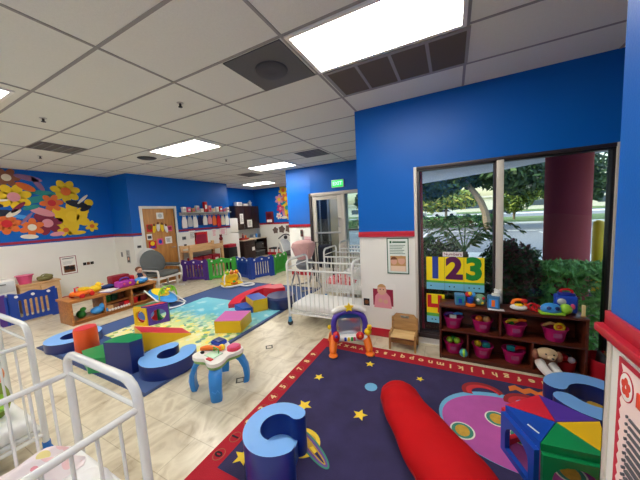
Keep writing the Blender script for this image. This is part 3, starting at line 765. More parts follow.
flat('notice', 'pale paper notice with photo on the narrow grey jog wall', 'notice', on_y(-7.72, 3.846, .88), .17, .36,
     [('lines', (-.06, .06, .03, .15, 4), INK), ('rect', (-.06, -.15, .06, 0), DGREY), ('ell', (0, -.06, .035, .04), SKIN)], base=LGREY)
flat('light_switch', 'grey wall plate on the narrow jog wall beside the rocking chair', 'wall plate', on_y(-8.02, 3.846, .93), .085, .13, [('rect', (-.012, -.025, .012, .025), DGREY)], base=GREY)
flat('light_switch', 'dark switch plate between the jog corner and wooden door', 'switch', on_xp(-7.398, 3.97, 1.13), .1, .07, [('rect', (-.035, -.02, .035, .02), BLACK)], base=GREY)
flat('wall_thermostat', 'small grey control box right of the wooden door', 'thermostat', on_xp(-7.398, 5.28, 1.22), .12, .1, [('rect', (-.04, -.03, .04, .03), DGREY)], base=GREY, th=.02)
flat('light_switch', 'dark switch plate low to the right of the wooden door', 'switch', on_xp(-7.398, 5.3, .98), .09, .1, [('rect', (-.02, -.03, .02, .03), BLACK)], base=DGREY)
# ---- door decorations
def deco(y, z, w, h, layers, base, label, cat='door decoration'):
    flat('door_decoration', label, cat, on_xp(-7.414, y, z), w, h, layers, 'decorations on the wooden door', base)
deco(4.62, 1.93, .2, .18, [('ell', (0, 0, .06, .06), LGREY)], PAPER, 'pale paper tag at the top of the wooden door')
deco(4.30, 1.60, .16, .2, [('ell', (0, .02, .06, .07), BROWN)], RED, 'red card at the left of the wooden door')
for i, (y, z, m, n) in enumerate(((4.42, 1.58, YELLOW, 'first'), (4.53, 1.62, PAPER, 'second'), (4.64, 1.6, YELLOW, 'third'), (4.75, 1.56, PAPER, 'fourth'))):
    mb = MB(); mb.ball((0, 0, 0), (.012, .05, .13), m, 10, 8, R=Matrix.Rotation(.15 * (i - 1.5), 3, 'X')); mb.ball((0.004, 0, .1), (.014, .035, .04), BROWN, 8, 6)
    one(mb, 'paper_doll', 'paper figure on the wooden door, %s from the left in the row' % n, 'door decoration', (-7.40, y, z), 0, 'paper figures on the door')
deco(4.87, 1.55, .14, .16, [('rect', (-.05, -.04, .05, .05), STRIPE)], PINK, 'pink card right of the paper figures on the door')
deco(4.27, 1.36, .14, .16, [('rect', (-.05, -.05, .05, .03), DGREY)], PAPER, 'grey photo card low left on the wooden door')
deco(4.33, 1.13, .2, .22, [('ell', (0, .04, .06, .06), YELLOW), ('rect', (-.07, -.09, .07, -.03), PURPLE)], RED, 'red card with yellow circle low on the wooden door')
deco(4.55, 1.2, .16, .18, [('ell', (0, 0, .05, .06), BLUE)], PINK, 'pink card with blue circle on the wooden door')
deco(4.8, 1.22, .2, .2, [('lines', (-.07, .07, -.06, .06, 4), INK)], PAPER, 'white printed card below the paper figures on the door')

# ---- rocking glider
GFAB = M('glider_fabric', (100, 104, 104), .85, var=.12, scale=9, bump=.4, bscale=90)
t = thing('rocking_chair', 'white framed nursery glider with dark grey cushions in front of the door', 'rocking chair', (-6.86, 4.16, 0), math.radians(10))
mb = MB(); mb.ball((-.26, 0, .70), (.10, .36, .33), GFAB, 24, 14, R=Matrix.Rotation(-.25, 3, 'Y')); mb.build('back_cushion', t)
mb = MB(); mb.bx(-.25, -.27, .36, .32, .27, .47, GFAB, .045, seg=3); mb.build('seat_cushion', t)
mb = MB(); mb.prism(circ(0, 0, .40, .37, 28), -.03, .0, WHITE, X=T((-.35, 0, .69), ry=PI / 2 - .25)); mb.build('back_frame', t)
for s in (-1, 1):
    mb = MB(); mb.bx(-.24, s * .34 - .05, .56, .26, s * .34 + .05, .63, GFAB, .03, seg=3); a = mb.build('armrest', t)
    mb = MB(); mb.tube([(-.3, s * .36, .5), (-.26, s * .36, .55), (.24, s * .36, .55), (.3, s * .36, .5), (.27, s * .36, .2), (.2, s * .36, .12)], .025, WHITE, 8, smooth=1)
    mb.bx(-.32, s * .36 - .02, .30, .3, s * .36 + .02, .35, WHITE, .008); mb.build('side_frame', t)
    mb = MB(); mb.bx(-.38, s * .3 - .025, 0, .4, s * .3 + .025, .05, WHITE, .01); mb.bx(-.2, s * .3 - .02, .05, -.14, s * .3 + .02, .32, WHITE, .006); mb.bx(.14, s * .3 - .02, .05, .2, s * .3 + .02, .32, WHITE, .006); mb.build('base_runner', t)
mb = MB(); mb.bx(-.3, -.34, .3, -.25, .34, .36, WHITE, .006); mb.bx(.24, -.34, .3, .29, .34, .36, WHITE, .006); mb.bx(-.03, -.28, .01, .03, .28, .045, WHITE, .006); mb.build('crossbar', t)

# ---- left corner: drawers, cabinet, tub, bag, blue gate
t = thing('drawer_tower', 'white plastic drawer tower at the far left edge', 'drawers', (-8.06, 1.62, 0))
mb = MB(); mb.bx(-.2, -.2, 0, .2, .2, .76, TOYWHITE, .012); mb.build('body', t)
for k in range(3):
    mb = MB(); mb.bx(.2, -.18, .04 + k * .24, .215, .18, .25 + k * .24, M('drawer_front', (214, 216, 218), .3), .006); d = mb.build('drawer', t)
    mb = MB(); mb.bx(.213, -.07, .19 + k * .24, .235, .07, .215 + k * .24, GREY, .004); mb.build('handle', d)
t = thing('low_cabinet', 'low light wood cabinet behind the blue play gate', 'cabinet', (-8.05, 2.17, 0))
mb = MB(); mb.bx(-.22, -.3, 0, .15, .32, .57, BEECH, .004); mb.build('body', t)
mb = MB(); mb.bx(-.23, -.32, .57, .17, .34, .6, BEECH, .004); mb.build('top', t)
for s in (-1, 1):
    mb = MB(); mb.bx(.15, min(s * .01, s * .29), .04, .168, max(s * .01, s * .29), .54, BEECH, .004); d = mb.build('door', t)
    mb = MB(); mb.ball((.18, s * .05, .36), .014, CHROME, 8, 6); mb.build('knob', d)
t = thing('tub', 'pink plastic tub standing on the low wood cabinet', 'tub', (-8.04, 2.0, .6)); t.scale = (.85, .85, .85)
mb = MB(); mb.lathe([(.0, .006), (.105, .004), (.14, .2), (.15, .215), (.13, .2), (.1, .02), (.0, .02)], PINK, 24); mb.build('bowl', t)
mb = MB(); mb.lathe([(.14, .2), (.165, .205), (.165, .22), (.14, .222)], PINK, 24); mb.build('rim', t)
t = thing('cloth_bag', 'crumpled olive green cloth bag beside the pink tub', 'bag', (-8.0, 2.29, .6))
BAGM = M('olive_cloth', (128, 124, 78), .9, var=.35, scale=18, bump=.6, bscale=40)
mb = MB(); mb.ball((0, 0, .05), (.11, .13, .05), BAGM, 16, 10); mb.ball((.02, .05, .09), (.08, .08, .05), BAGM, 14, 8); mb.ball((0, -.07, .08), (.06, .06, .035), BAGM, 14, 8); mb.build('body', t)
mb = MB(); mb.tube([(.02, -.08, .1), (.02, -.02, .15), (.02, .05, .14), (.02, .08, .1)], .012, BAGM, 8, smooth=1); mb.build('handle', t)

def gate_panel(parent, m, L, h=.62, th=.045, nslot=6, knob=TOYWHITE, name='panel'):
    """moulded play panel along local x"""
    holes = []
    w = (L - .2) / nslot
    for k in range(nslot):
        x0 = .1 + k * w + w * .22; x1 = .1 + (k + 1) * w - w * .22; rr = (x1 - x0) / 2
        holes.append([(x0, .1 + rr)] + [(x1 - rr - rr * math.cos(a), .1 + rr - rr * math.sin(a)) for a in (.5, PI / 2, 2.6)] + [(x1, .1 + rr), (x1, h - .17)] + [(x0 + rr + rr * math.cos(a), h - .17 + rr * math.sin(a)) for a in (.5, PI / 2, 2.6)] + [(x0, h - .17)])
    n = 24
    top = [(L - L * k / n, h - .02 + .02 * math.cos(4 * PI * k / n)) for k in range(n + 1)]
    out = [(0, 0), (.08, 0), (.1, .03), (L - .1, .03), (L - .08, 0), (L, 0)] + top
    mb = MB(); mb.prism(out, -th / 2, th / 2, m, holes=holes, X=Matrix.Rotation(PI / 2, 4, 'X')); o = mb.build(name, parent)
    for k in (0.16, .5, .84):
        mb = MB(); mb.cyl((L * k, -th / 2 - .012, h - .075), (L * k, th / 2 + .012, h - .075), .026, knob, seg=12); mb.build('knob', o)
    return o
def gate(pts, mats, label, h=.62):
    t = thing('play_yard', label, 'play yard fence', (pts[0][0], pts[0][1], 0))
    for a, b_, m in zip(pts[:-1], pts[1:], mats):
        d = Vector((b_[0] - a[0], b_[1] - a[1], 0)); o = gate_panel(t, m, d.length - .03, h)
        o.location = (a[0] - pts[0][0], a[1] - pts[0][1], 0); o.rotation_euler.z = math.atan2(d.y, d.x)
    for p in pts:
        mb = MB(); mb.cyl((p[0] - pts[0][0], p[1] - pts[0][1], 0), (p[0] - pts[0][0], p[1] - pts[0][1], h - .05), .03, mats[0] if p is pts[0] else mats[min(len(mats) - 1, pts.index(p) - 1)], seg=12); mb.build('hinge_post', t)
    return t
GPUR = M('panel_purple', (74, 40, 128), .4); GGRN = M('panel_green', (52, 158, 52), .4); GBLU = M('panel_blue', (18, 60, 150), .4)
gate([(-7.02, 4.86), (-6.33, 5.17), (-5.71, 5.69), (-5.05, 5.55), (-4.74, 6.16), (-4.72, 6.82)], [GPUR, GGRN, GBLU, GBLU, GGRN], 'folding play yard of purple, green and blue panels before the kitchenette')
gate([(-7.17, 2.17), (-7.24, 1.52), (-7.3, .9)], [GBLU, GPUR], 'blue and purple play gate panels at the far left edge', .58)

# ---- toy bench along the mat
BX0, BX1, BY0, BY1, BH = -6.42, -5.93, 1.95, 3.42, .445
bench_z = BH
t = thing('toy_bench', 'long low oak toy bench with open shelves left of the play mat', 'toy shelf', (-6.2, 2.78, 0))
def lb(mb, x0, y0, z0, x1, y1, z1, m, bev=.004): return mb.bx(x0 + 6.2, y0 - 2.78, z0, x1 + 6.2, y1 - 2.78, z1, m, bev)
lb(MB(), BX0 - .02, BY0 - .02, BH - .045, BX1 + .02, BY1 + .02, BH, OAK).build('top', t)
for y in (BY0, BY0 + .5, BY1 - .5, BY1 - .03):
    lb(MB(), BX0, y, .0, BX1, y + .03, BH - .045, OAK).build('upright', t)
lb(MB(), BX0, BY0 + .03, .03, BX1, BY1 - .03, .055, OAK).build('bottom_shelf', t)
lb(MB(), BX0, BY0 + .53, .19, BX1 - .1, BY1 - .03, .21, OAK).build('middle_shelf', t)
lb(MB(), BX0, BY0 + .53, .0, BX0 + .012, BY1 - .03, BH - .045, OAK).build('back_panel', t)
lb(MB(), BX1 - .015, BY0 + .03, .0, BX1, BY1 - .03, .06, OAK).build('kick_rail', t)
# toys on the bench
SOFTSC = [1.0]
def soft(name, label, cat, loc, parts, rz=0.0, group=None, sc=None):
    sc = sc or SOFTSC[0]
    """a toy of several named parts; parts = list of (part name, function(mb))"""
    t = thing(name, label, cat, loc, rz, group)
    for nm, fn in parts:
        mb = MB(); fn(mb); mb.v = [v * sc for v in mb.v]; mb.build(nm, t)
    return t
SOFTSC[0] = 1.1
soft('toy_vehicle', 'orange toy vehicle at the near end of the oak bench', 'toy', (-6.12, 2.2, BH), [
    ('body', lambda m: (m.bx(-.1, -.13, .03, .1, .13, .1, ORANGE, .03, seg=3), m.bx(-.07, -.02, .09, .07, .1, .15, YELLOW, .025, seg=3))),
    ('wheel', lambda m: m.cyl((.09, -.08, .035), (.12, -.08, .035), .035, RED)), ('wheel', lambda m: m.cyl((.09, .08, .035), (.12, .08, .035), .035, RED)),
    ('wheel', lambda m: m.cyl((-.12, -.08, .035), (-.09, -.08, .035), .035, RED)), ('wheel', lambda m: m.cyl((-.12, .08, .035), (-.09, .08, .035), .035, RED)),
    ('handle', lambda m: m.tube([(0, -.1, .1), (0, -.1, .17), (0, -.04, .17)], .012, RED, 8))], .3)
soft('toy_duck', 'yellow toy lying behind the orange vehicle on the bench', 'toy', (-6.27, 2.46, BH), [
    ('body', lambda m: m.ball((0, 0, .06), (.07, .1, .06), YELLOW)), ('head', lambda m: m.ball((0, .06, .12), .045, YELLOW)), ('beak', lambda m: m.ball((.02, .11, .115), (.018, .025, .01), ORANGE, 8, 6))])
soft('picture_book', 'open picture book with pale pages on the oak bench', 'book', (-6.05, 2.6, BH), [
    ('cover', lambda m: m.bx(-.11, -.12, 0, .11, .12, .006, BLUE)), ('pages', lambda m: (m.bx(-.1, -.11, .006, .1, -.004, .018, PAPER, .003), m.bx(-.1, .004, .006, .1, .11, .018, PAPER, .003)))], .5)
soft('toy_camera', 'purple and pink toy box in the middle of the oak bench', 'toy', (-6.09, 2.9, BH), [
    ('body', lambda m: m.bx(-.09, -.14, 0, .09, .14, .12, M('toy_violet', (170, 50, 160), .35), .025, seg=3)), ('handle', lambda m: m.tube([(0, -.08, .11), (0, -.06, .17), (0, .06, .17), (0, .08, .11)], .014, PURPLE, 8, smooth=1)),
    ('button', lambda m: m.ball((.09, -.05, .07), .022, PINK, 10, 6)), ('button', lambda m: m.ball((.09, .05, .07), .022, YELLOW, 10, 6))])
SOFTSC[0] = 1.0
soft('folded_cloth', 'dark blue cloth bundle behind the purple toy on the bench', 'cloth', (-6.30, 2.72, BH), [('body', lambda m: m.ball((0, 0, .045), (.07, .17, .045), M('cloth_navy', (30, 54, 110), .9, bump=.5, bscale=40)))])
SOFTSC[0] = 1.45
soft('toy_truck', 'dark red toy truck at the back of the oak bench', 'toy', (-6.35, 2.98, BH), [
    ('body', lambda m: (m.bx(-.07, -.16, .03, .07, .08, .16, M('toy_dark_red', (140, 20, 34), .35), .02), m.bx(-.06, .08, .03, .06, .15, .12, RED, .02))),
    ('wheel', lambda m: m.cyl((-.08, -.09, .035), (.08, -.09, .035), .035, BLACK)), ('wheel', lambda m: m.cyl((-.08, .09, .035), (.08, .09, .035), .035, BLACK))])
SOFTSC[0] = 1.15
soft('doll', 'brown haired doll in navy clothes sitting on the bench', 'doll', (-6.33, 3.33, BH), [
    ('body', lambda m: (m.ball((0, 0, .08), (.055, .06, .09), M('doll_navy', (28, 34, 60), .8)), m.tube([(0, -.05, .12), (.04, -.09, .06)], .02, SKIN, 8), m.tube([(0, .05, .12), (.04, .09, .06)], .02, SKIN, 8), m.tube([(.02, -.03, .02), (.12, -.04, .02)], .024, SKIN, 8), m.tube([(.02, .03, .02), (.12, .04, .02)], .024, SKIN, 8), m.ball((.01, 0, .205), (.05, .05, .055), SKIN), m.ball((.06, 0, .2), .008, SKIN, 8, 6), m.ball((.053, -.018, .215), .006, BLACK, 8, 6), m.ball((.053, .018, .215), .006, BLACK, 8, 6))),
    ('hair', lambda m: m.ball((-.012, 0, .225), (.055, .06, .055), BROWN))])
SOFTSC[0] = 1.3
soft('cloth_toy', 'light blue and white cloth toy at the far end of the bench', 'toy', (-6.06, 3.2, BH), [
    ('body', lambda m: m.ball((0, 0, .05), (.11, .1, .05), SKY)), ('patch', lambda m: m.ball((.03, .02, .085), (.05, .05, .02), TOYWHITE, 12, 8)), ('tail', lambda m: m.tube([(.05, -.06, .05), (.1, -.1, .06), (.12, -.12, .03)], .012, YELLOW, 8))])
soft('toy_dinosaur', 'green toy in the first cubby of the oak bench', 'toy', (-6.1, 2.14, .055), [
    ('body', lambda m: m.ball((0, 0, .06), (.06, .05, .06), M('toy_dark_green', (24, 110, 40), .4))), ('head', lambda m: m.ball((.03, .02, .13), (.035, .035, .03), GREEN)), ('tail', lambda m: m.tube([(-.04, 0, .04), (-.09, 0, .02)], [.025, .008], GREEN, 8))])
soft('toy_elephant', 'sky blue toy in the first cubby of the oak bench', 'toy', (-6.06, 2.37, .055), [
    ('body', lambda m: m.ball((0, 0, .06), (.07, .08, .055), SKY)), ('head', lambda m: m.ball((.03, .06, .11), .045, SKY)), ('ear', lambda m: m.ball((.01, .1, .12), (.012, .02, .035), SKY, 8, 6)), ('trunk', lambda m: m.tube([(.06, .07, .1), (.1, .08, .06), (.1, .08, .03)], .014, SKY, 8, smooth=1))])
rnd = random.Random(5)
for i, (y, m, w) in enumerate(((2.56, TAN, 'tan'), (2.66, BROWN, 'brown'), (2.76, M('toy_maroon', (110, 20, 30), .4), 'maroon'), (2.85, RED, 'red'))):
    soft('toy_block', '%s toy on the bottom shelf of the oak bench middle bay' % w, 'toy', (-6.06, y, .055), [('body', lambda mm, m=m: mm.bx(-.05, -.045, 0, .05, .045, .085, m, .015)), ('wheel', lambda mm: mm.cyl((.045, -.02, .02), (.06, -.02, .02), .018, TOYWHITE, seg=10)), ('wheel', lambda mm: mm.cyl((.045, .02, .02), (.06, .02, .02), .018, TOYWHITE, seg=10))], rnd.uniform(-.2, .2), 'toys in the middle bay of the bench')
for i, (y, m, w) in enumerate(((2.6, GREEN, 'green'), (2.72, M('toy_dark_green2', (30, 80, 50), .4), 'dark green'), (2.84, BROWN, 'brown'))):
    soft('toy_cup', '%s toy on the upper shelf of the oak bench middle bay' % w, 'toy', (-6.2, y, .21), [('body', lambda mm, m=m: mm.lathe([(.045, 0), (.055, .09), (.05, .1), (0, .1)], m, 14)), ('handle', lambda mm, m=m: mm.tube([(.05, 0, .08), (.085, 0, .07), (.085, 0, .03), (.05, 0, .02)], .01, m, 6, smooth=1))], 0, 'toys on the upper shelf of the bench')
for i, (y, m, w) in enumerate(((3.05, RED, 'red'), (3.24, M('toy_maroon2', (120, 30, 40), .4), 'maroon'))):
    soft('toy_bucket', '%s bucket in the far cubby of the oak bench' % w, 'toy', (-6.12, y, .055), [('body', lambda mm, m=m: mm.lathe([(.05, 0), (.065, .1), (.06, .1), (.0, .09)], m, 16)), ('handle', lambda mm: mm.tube([(0, -.062, .1), (0, -.04, .125), (0, .04, .125), (0, .062, .1)], .006, TOYWHITE, 6, smooth=1))], 0, 'buckets in the far cubby of the bench')

SOFTSC[0] = 1.0
# ---- bib shelf on the door wall
BEND = 7.15
t = thing('wall_shelf', 'narrow white wall shelf with pegs high on the door wall', 'shelf', (-7.4, 6.18, 1.98))
mb = MB(); mb.bx(0, -.98, 0, .18, .96, .025, LGREY, .004); mb.build('board', t)
mb = MB(); mb.bx(0, -.98, -.07, .02, .96, 0, LGREY, .003); mb.build('peg_rail', t)
for k in range(10):
    mb = MB(); mb.cyl((.02, -.86 + k * .19, -.05), (.07, -.86 + k * .19, -.035), .009, CHROME, seg=8); mb.build('peg', t)
rnd = random.Random(9)
cols = [('white', PAPER), ('pink', PINK), ('tan', TAN), ('grey', LGREY), ('white', PAPER), ('red', RED), ('pale pink', MP), ('cream', MW), ('white', PAPER), ('red', RED), ('mauve', MV), ('cream', MW)]
for i, (w_, m) in enumerate(cols):
    hgt = rnd.uniform(.11, .22); y = 5.3 + i * .157
    if i == 5: hgt = .33
    mb = MB(); mb.bx(-.05, -.055, 0, .05, .055, hgt, m, .008); mb.bx(.05, -.04, hgt * .3, .052, .04, hgt * .7, cols[(i * 5 + 3) % 12][1])
    one(mb, 'shelf_box', '%s box on the wall shelf, %s from its left end' % (w_, ['first', 'second', 'third', 'fourth', 'fifth', 'sixth', 'seventh', 'eighth', 'ninth', 'tenth', 'eleventh', 'twelfth'][i]), 'box', (-7.3, y, 2.01), 0, 'boxes on the wall shelf')
bcols = [('white', PAPER), ('grey', LGREY), ('white', PAPER), ('navy', M('cloth_navy2', (30, 40, 90), .9)), ('white', PAPER), ('pink', MP), ('orange', MO), ('red', RED), ('cream', MW), ('white', PAPER)]
for i, (w_, m) in enumerate(bcols):
    y = 6.18 - .86 + i * .19; L = rnd.uniform(.32, .44)
    t = thing('bib', '%s bib hanging under the wall shelf, %s peg from the left' % (w_, ['first', 'second', 'third', 'fourth', 'fifth', 'sixth', 'seventh', 'eighth', 'ninth', 'tenth'][i]), 'bib', (-7.35, y, 1.93), 0, 'bibs hanging on pegs')
    mb = MB(); mb.prism([(-.07, -L), (.07, -L), (.085, -L * .8), (.08, -L * .45), (.045, -.06), (-.045, -.06), (-.08, -L * .45), (-.085, -L * .8)], -.012, .012, m, X=T(rz=PI / 2, rx=PI / 2)); mb.build('cloth', t)
    mb = MB(); mb.tube([(0, -.04, -.065), (0, -.02, .0), (0, .02, .0), (0, .04, -.065)], .008, m, 6, smooth=1); mb.build('neck_strap', t)
flat('notice', 'red framed notice left of the long notice on the door wall', 'notice', on_xp(-7.398, 5.9, 1.08), .5, .56, [('rect', (-.2, -.1, .2, .2), STRIPE)], base=RED)
flat('notice', 'pale paper notice above the wooden changing table', 'notice', on_xp(-7.398, 5.58, 1.28), .24, .3, [('lines', (-.08, .08, -.1, .1, 5), INK)])
flat('notice', 'white paper notice with pink print under the bibs', 'notice', on_xp(-7.398, 6.45, 1.28), .2, .28, [('lines', (-.07, .07, -.1, .1, 5), PINK)])
flat('notice', 'long pink bordered notice at the right below the bibs', 'notice', on_xp(-7.398, 6.85, 1.3), .32, .26, [('lines', (-.12, .12, -.09, .09, 5), PINK)], border=(.01, MP))
# ---- changing table of light wood behind the play yard
t = thing('changing_table', 'light wood changing table behind the purple and green panels', 'changing table', (-7.1, 5.7, 0))
mb = MB(); mb.bx(-.28, -.62, .8, .22, .62, .84, BEECH, .004); mb.build('top', t)
mb = MB(); mb.bx(.2, -.62, .84, .22, .62, .96, BEECH, .004); mb.build('front_rail', t)
mb = MB(); mb.bx(-.28, -.62, .84, -.26, .62, .98, BEECH, .004); mb.build('back_rail', t)
for (x, y) in ((.17, -.59), (.17, .59), (-.25, -.59), (-.25, .59)):
    mb = MB(); mb.bx(x - .04, y - .04, 0, x + .04, y + .04, 1.0 if y < 0 else 1.04, BEECH, .006); mb.build('leg', t)
mb = MB(); mb.bx(-.26, -.56, .24, .2, .56, .27, BEECH, .004); mb.build('lower_shelf', t)
mb = MB(); mb.bx(-.24, -.56, .84, .18, .56, .89, M('pad_white', (230, 226, 214), .7), .015); mb.build('pad', t)
for i, y in enumerate((5.36, 5.72, 6.06)):
    mb = MB(); mb.bx(-.16, -.15, 0, .16, .15, .34, M('bin_dark_red', (150, 16, 36), .5), .012); mb.bx(.16, -.06, .1, .166, .06, .24, PAPER)
    one(mb, 'storage_bin', 'dark red storage bin on the changing table shelf, %s' % ('nearest the door', 'the middle one', 'nearest the fridge')[i], 'bin', (-7.1, y, .27), 0, 'bins under the changing table')
mb = MB(); mb.bx(-.14, -.2, 0, .14, .2, .75, BLACK, .01); mb.bx(-.13, -.19, .75, .13, .19, .86, M('red_bag', (170, 14, 40), .6), .02)
one(mb, 'waste_bin', 'black bin with red liner between changing table and fridge', 'bin', (-7.0, 6.72, 0))
mb = MB(); mb.ball((0, 0, .06), (.06, .06, .07), M('plush_red', (120, 20, 26), .9)); mb.ball((0, 0, .15), .045, M('plush_dark', (90, 24, 20), .9)); mb.ball((0, -.035, .19), .016, BROWN); mb.ball((0, .035, .19), .016, BROWN)
one(mb, 'plush_toy', 'small dark red plush toy on the changing table post', 'plush toy', (-6.93, 6.29, 1.04))
# ---- fridge, cabinets, counter
t = thing('refrigerator', 'white two door refrigerator at the end of the door wall', 'refrigerator', (-7.9, 7.53, 0)); t.scale = (.84, .78, 1)
mb = MB(); mb.bx(-.36, -.35, .02, .30, .35, 1.76, TOYWHITE, .012); mb.build('body', t)
mb = MB(); mb.bx(.30, -.345, .06, .38, .345, 1.18, TOYWHITE, .02); d = mb.build('door', t)
mb = MB(); mb.bx(.38, -.31, .7, .41, -.28, 1.12, GREY, .006); mb.build('handle', d)
mb = MB(); mb.bx(.30, -.345, 1.2, .38, .345, 1.75, TOYWHITE, .02); d = mb.build('freezer_door', t)
mb = MB(); mb.bx(.38, -.31, 1.24, .41, -.28, 1.5, GREY, .006); mb.build('handle', d)
t = thing('wall_cabinet', 'dark espresso wall cabinets above the kitchenette counter', 'cabinet', (-8.06, 8.72, 1.26))
mb = MB(); mb.bx(-.19, -.66, 0, .15, .75, 1.0, ESPRESSO, .004); mb.build('body', t)
for k in range(3):
    mb = MB(); mb.bx(.15, -.65 + k * .47, .01, .17, -.19 + k * .47, .99, ESPRESSO, .006); d = mb.build('door', t)
    mb = MB(); mb.cyl((.18, -.23 + k * .47, .06), (.18, -.23 + k * .47, .2), .008, CHROME, seg=8); mb.build('handle', d)
flat('paper_note', 'white paper sheet taped on the dark wall cabinet, left one', 'paper', on_xp(-7.885, 8.35, 1.72), .2, .42, [('lines', (-.07, .07, -.15, .15, 6), GREY)], 'papers on the cabinet')
flat('paper_note', 'white paper sheet taped on the dark wall cabinet, right one', 'paper', on_xp(-7.885, 8.82, 1.5), .3, .32, [('lines', (-.1, .1, -.1, .1, 5), GREY)], 'papers on the cabinet')
mb = MB(); mb.bx(-.1, -.14, 0, .1, .14, .16, PAPER, .01); mb.bx(.1, -.1, .04, .102, .1, .12, LGREY)
one(mb, 'tissue_box', 'white box on top of the dark wall cabinets', 'box', (-8.03, 8.35, 2.26))
mb = MB(); mb.bx(-.09, -.16, 0, .09, .16, .1, LGREY, .01); mb.bx(.09, -.1, .02, .092, .1, .08, PAPER)
one(mb, 'shoe_box', 'low grey box in the middle on top of the wall cabinets', 'box', (-8.03, 8.72, 2.26))
mb = MB(); mb.prism(star(0, .12, .12, .5, PI / 2), -.03, .03, LGREY, X=T(rz=PI / 2, rx=PI / 2)); mb.bx(-.04, -.08, 0, .04, .08, .02, LGREY)
one(mb, 'star_ornament', 'grey star ornament on top of the dark wall cabinets', 'ornament', (-8.0, 9.05, 2.26))
t = thing('kitchen_counter', 'pale counter on a dark cabinet with an open desk bay', 'counter', (-7.92, 8.75, 0))
mb = MB(); mb.bx(-.32, -.7, .8, .32, .85, .84, M('counter_top', (200, 184, 160), .35), .006); mb.build('worktop', t)
mb = MB(); mb.bx(-.3, -.68, .0, .28, .02, .8, ESPRESSO, .004); mb.build('cabinet', t)
mb = MB(); mb.bx(.28, -.66, .06, .3, .0, .6, ESPRESSO, .006); d = mb.build('door', t)
mb = MB(); mb.bx(.30, -.2, .35, .306, -.04, .5, PAPER); mb.build('label_sheet', d)
mb = MB(); mb.bx(.28, -.66, .62, .3, .0, .79, ESPRESSO, .006); mb.build('drawer', t)
mb = MB(); mb.bx(-.3, .81, 0, .28, .84, .8, ESPRESSO, .004); mb.build('side_panel', t)
mb = MB(); mb.bx(-.3, .02, .34, .24, .81, .37, ESPRESSO, .004); mb.build('shelf', t)
soft('toaster_oven', 'black appliance on the open shelf under the counter', 'appliance', (-7.9, 9.16, .37), [('body', lambda m: m.bx(-.2, -.26, 0, .2, .26, .28, BLACK, .015)), ('door', lambda m: m.bx(.2, -.25, .03, .21, .12, .25, DGREY, .005)), ('knob', lambda m: m.cyl((.2, .19, .18), (.225, .19, .18), .025, CHROME, seg=10))])
soft('storage_crate', 'grey crate on the floor under the counter', 'crate', (-7.86, 9.16, .0), [('body', lambda m: m.bx(-.2, -.28, .02, .2, .28, .24, DGREY, .02)), ('lid', lambda m: m.bx(-.21, -.29, .24, .21, .29, .27, GREY, .008))])
soft('fruit_tray', 'red tray of supplies on the counter beside the fridge', 'tray', (-7.85, 8.3, .84), [('tray', lambda m: m.bx(-.16, -.2, 0, .16, .2, .07, M('tray_red', (160, 40, 40), .5), .01)), ('bottle', lambda m: m.lathe([(.04, .02), (.04, .2), (.015, .24), (.015, .28), (0, .28)], M('bottle_maroon', (110, 30, 50), .3), 12)), ('cup', lambda m: m.cyl((.05, .1, .05), (.05, .1, .18), .04, ORANGE, seg=12))])
mb = MB(); mb.bx(-.13, -.16, 0, .13, .16, .015, YELLOW, .003); mb.bx(-.12, -.15, .015, .12, .15, .03, PAPER, .003)
one(mb, 'folder', 'yellow folder at the counter edge beside the fridge', 'folder', (-7.74, 8.26 + .35, .84))
soft('dish_rack', 'metal rack of cups on the far end of the counter', 'dish rack', (-7.95, 9.2, .84), [('rack', lambda m: (m.bx(-.14, -.2, 0, .14, .2, .02, CHROME), m.bx(-.14, -.2, .02, -.12, .2, .16, CHROME), m.bx(-.14, .18, .02, .14, .2, .16, CHROME))), ('cup', lambda m: m.cyl((0, -.08, .02), (0, -.08, .14), .045, PAPER, seg=12)), ('cup', lambda m: m.cyl((0, .06, .02), (0, .06, .18), .045, SKY, seg=12))])
# ---- far wall fittings
t = thing('fire_alarm_cabinet', 'dark red cabinet on the far wall left of the decal', 'alarm cabinet', (-7.38, 9.64, 1.72))
mb = MB(); mb.bx(-.19, -.08, -.26, .19, .005, .26, M('alarm_red', (120, 16, 34), .4), .01); mb.build('box', t)
mb = MB(); mb.bx(-.14, -.086, -.22, .14, -.08, -.1, PAPER); mb.build('label_plate', t)
mb = MB(); mb.bx(-.14, -.09, -.02, .14, -.08, .2, M('alarm_dark_red', (86, 10, 26), .3), .006); mb.build('door', t)
for i, (x, z, w_) in enumerate(((-7.15, 1.12, 'leftmost'), (-6.8, 1.16, 'middle'), (-6.42, 1.18, 'rightmost'))):
    flat('leaf_cutout', 'dark brown leaf cutout on the white far wall, %s' % w_, 'wall decoration', on_y(x, 9.646, z), .02, .02, [('poly', star(0, 0, .17 + .02 * i, .72, .4 + i, 5), M('leaf_brown%d' % i, (110, 92, 84), .8))], 'leaf cutouts on the far wall', base=BROWN)
t = thing('step_stool', 'red legged stool with dark seat by the far wall', 'stool', (-6.1, 8.2, 0))
mb = MB(); mb.bx(-.24, -.17, .5, .24, .17, .55, BLACK, .012); mb.build('seat', t)
for sx in (-1, 1):
    for sy in (-1, 1):
        mb = MB(); mb.tube([(sx * .2, sy * .13, .5), (sx * .25, sy * .17, 0)], .018, RED, 8); mb.build('leg', t)
mb = MB(); mb.bx(-.24, -.17, .18, .24, -.15, .21, RED, .004); mb.bx(-.24, .15, .18, .24, .17, .21, RED, .004); mb.build('rung', t)
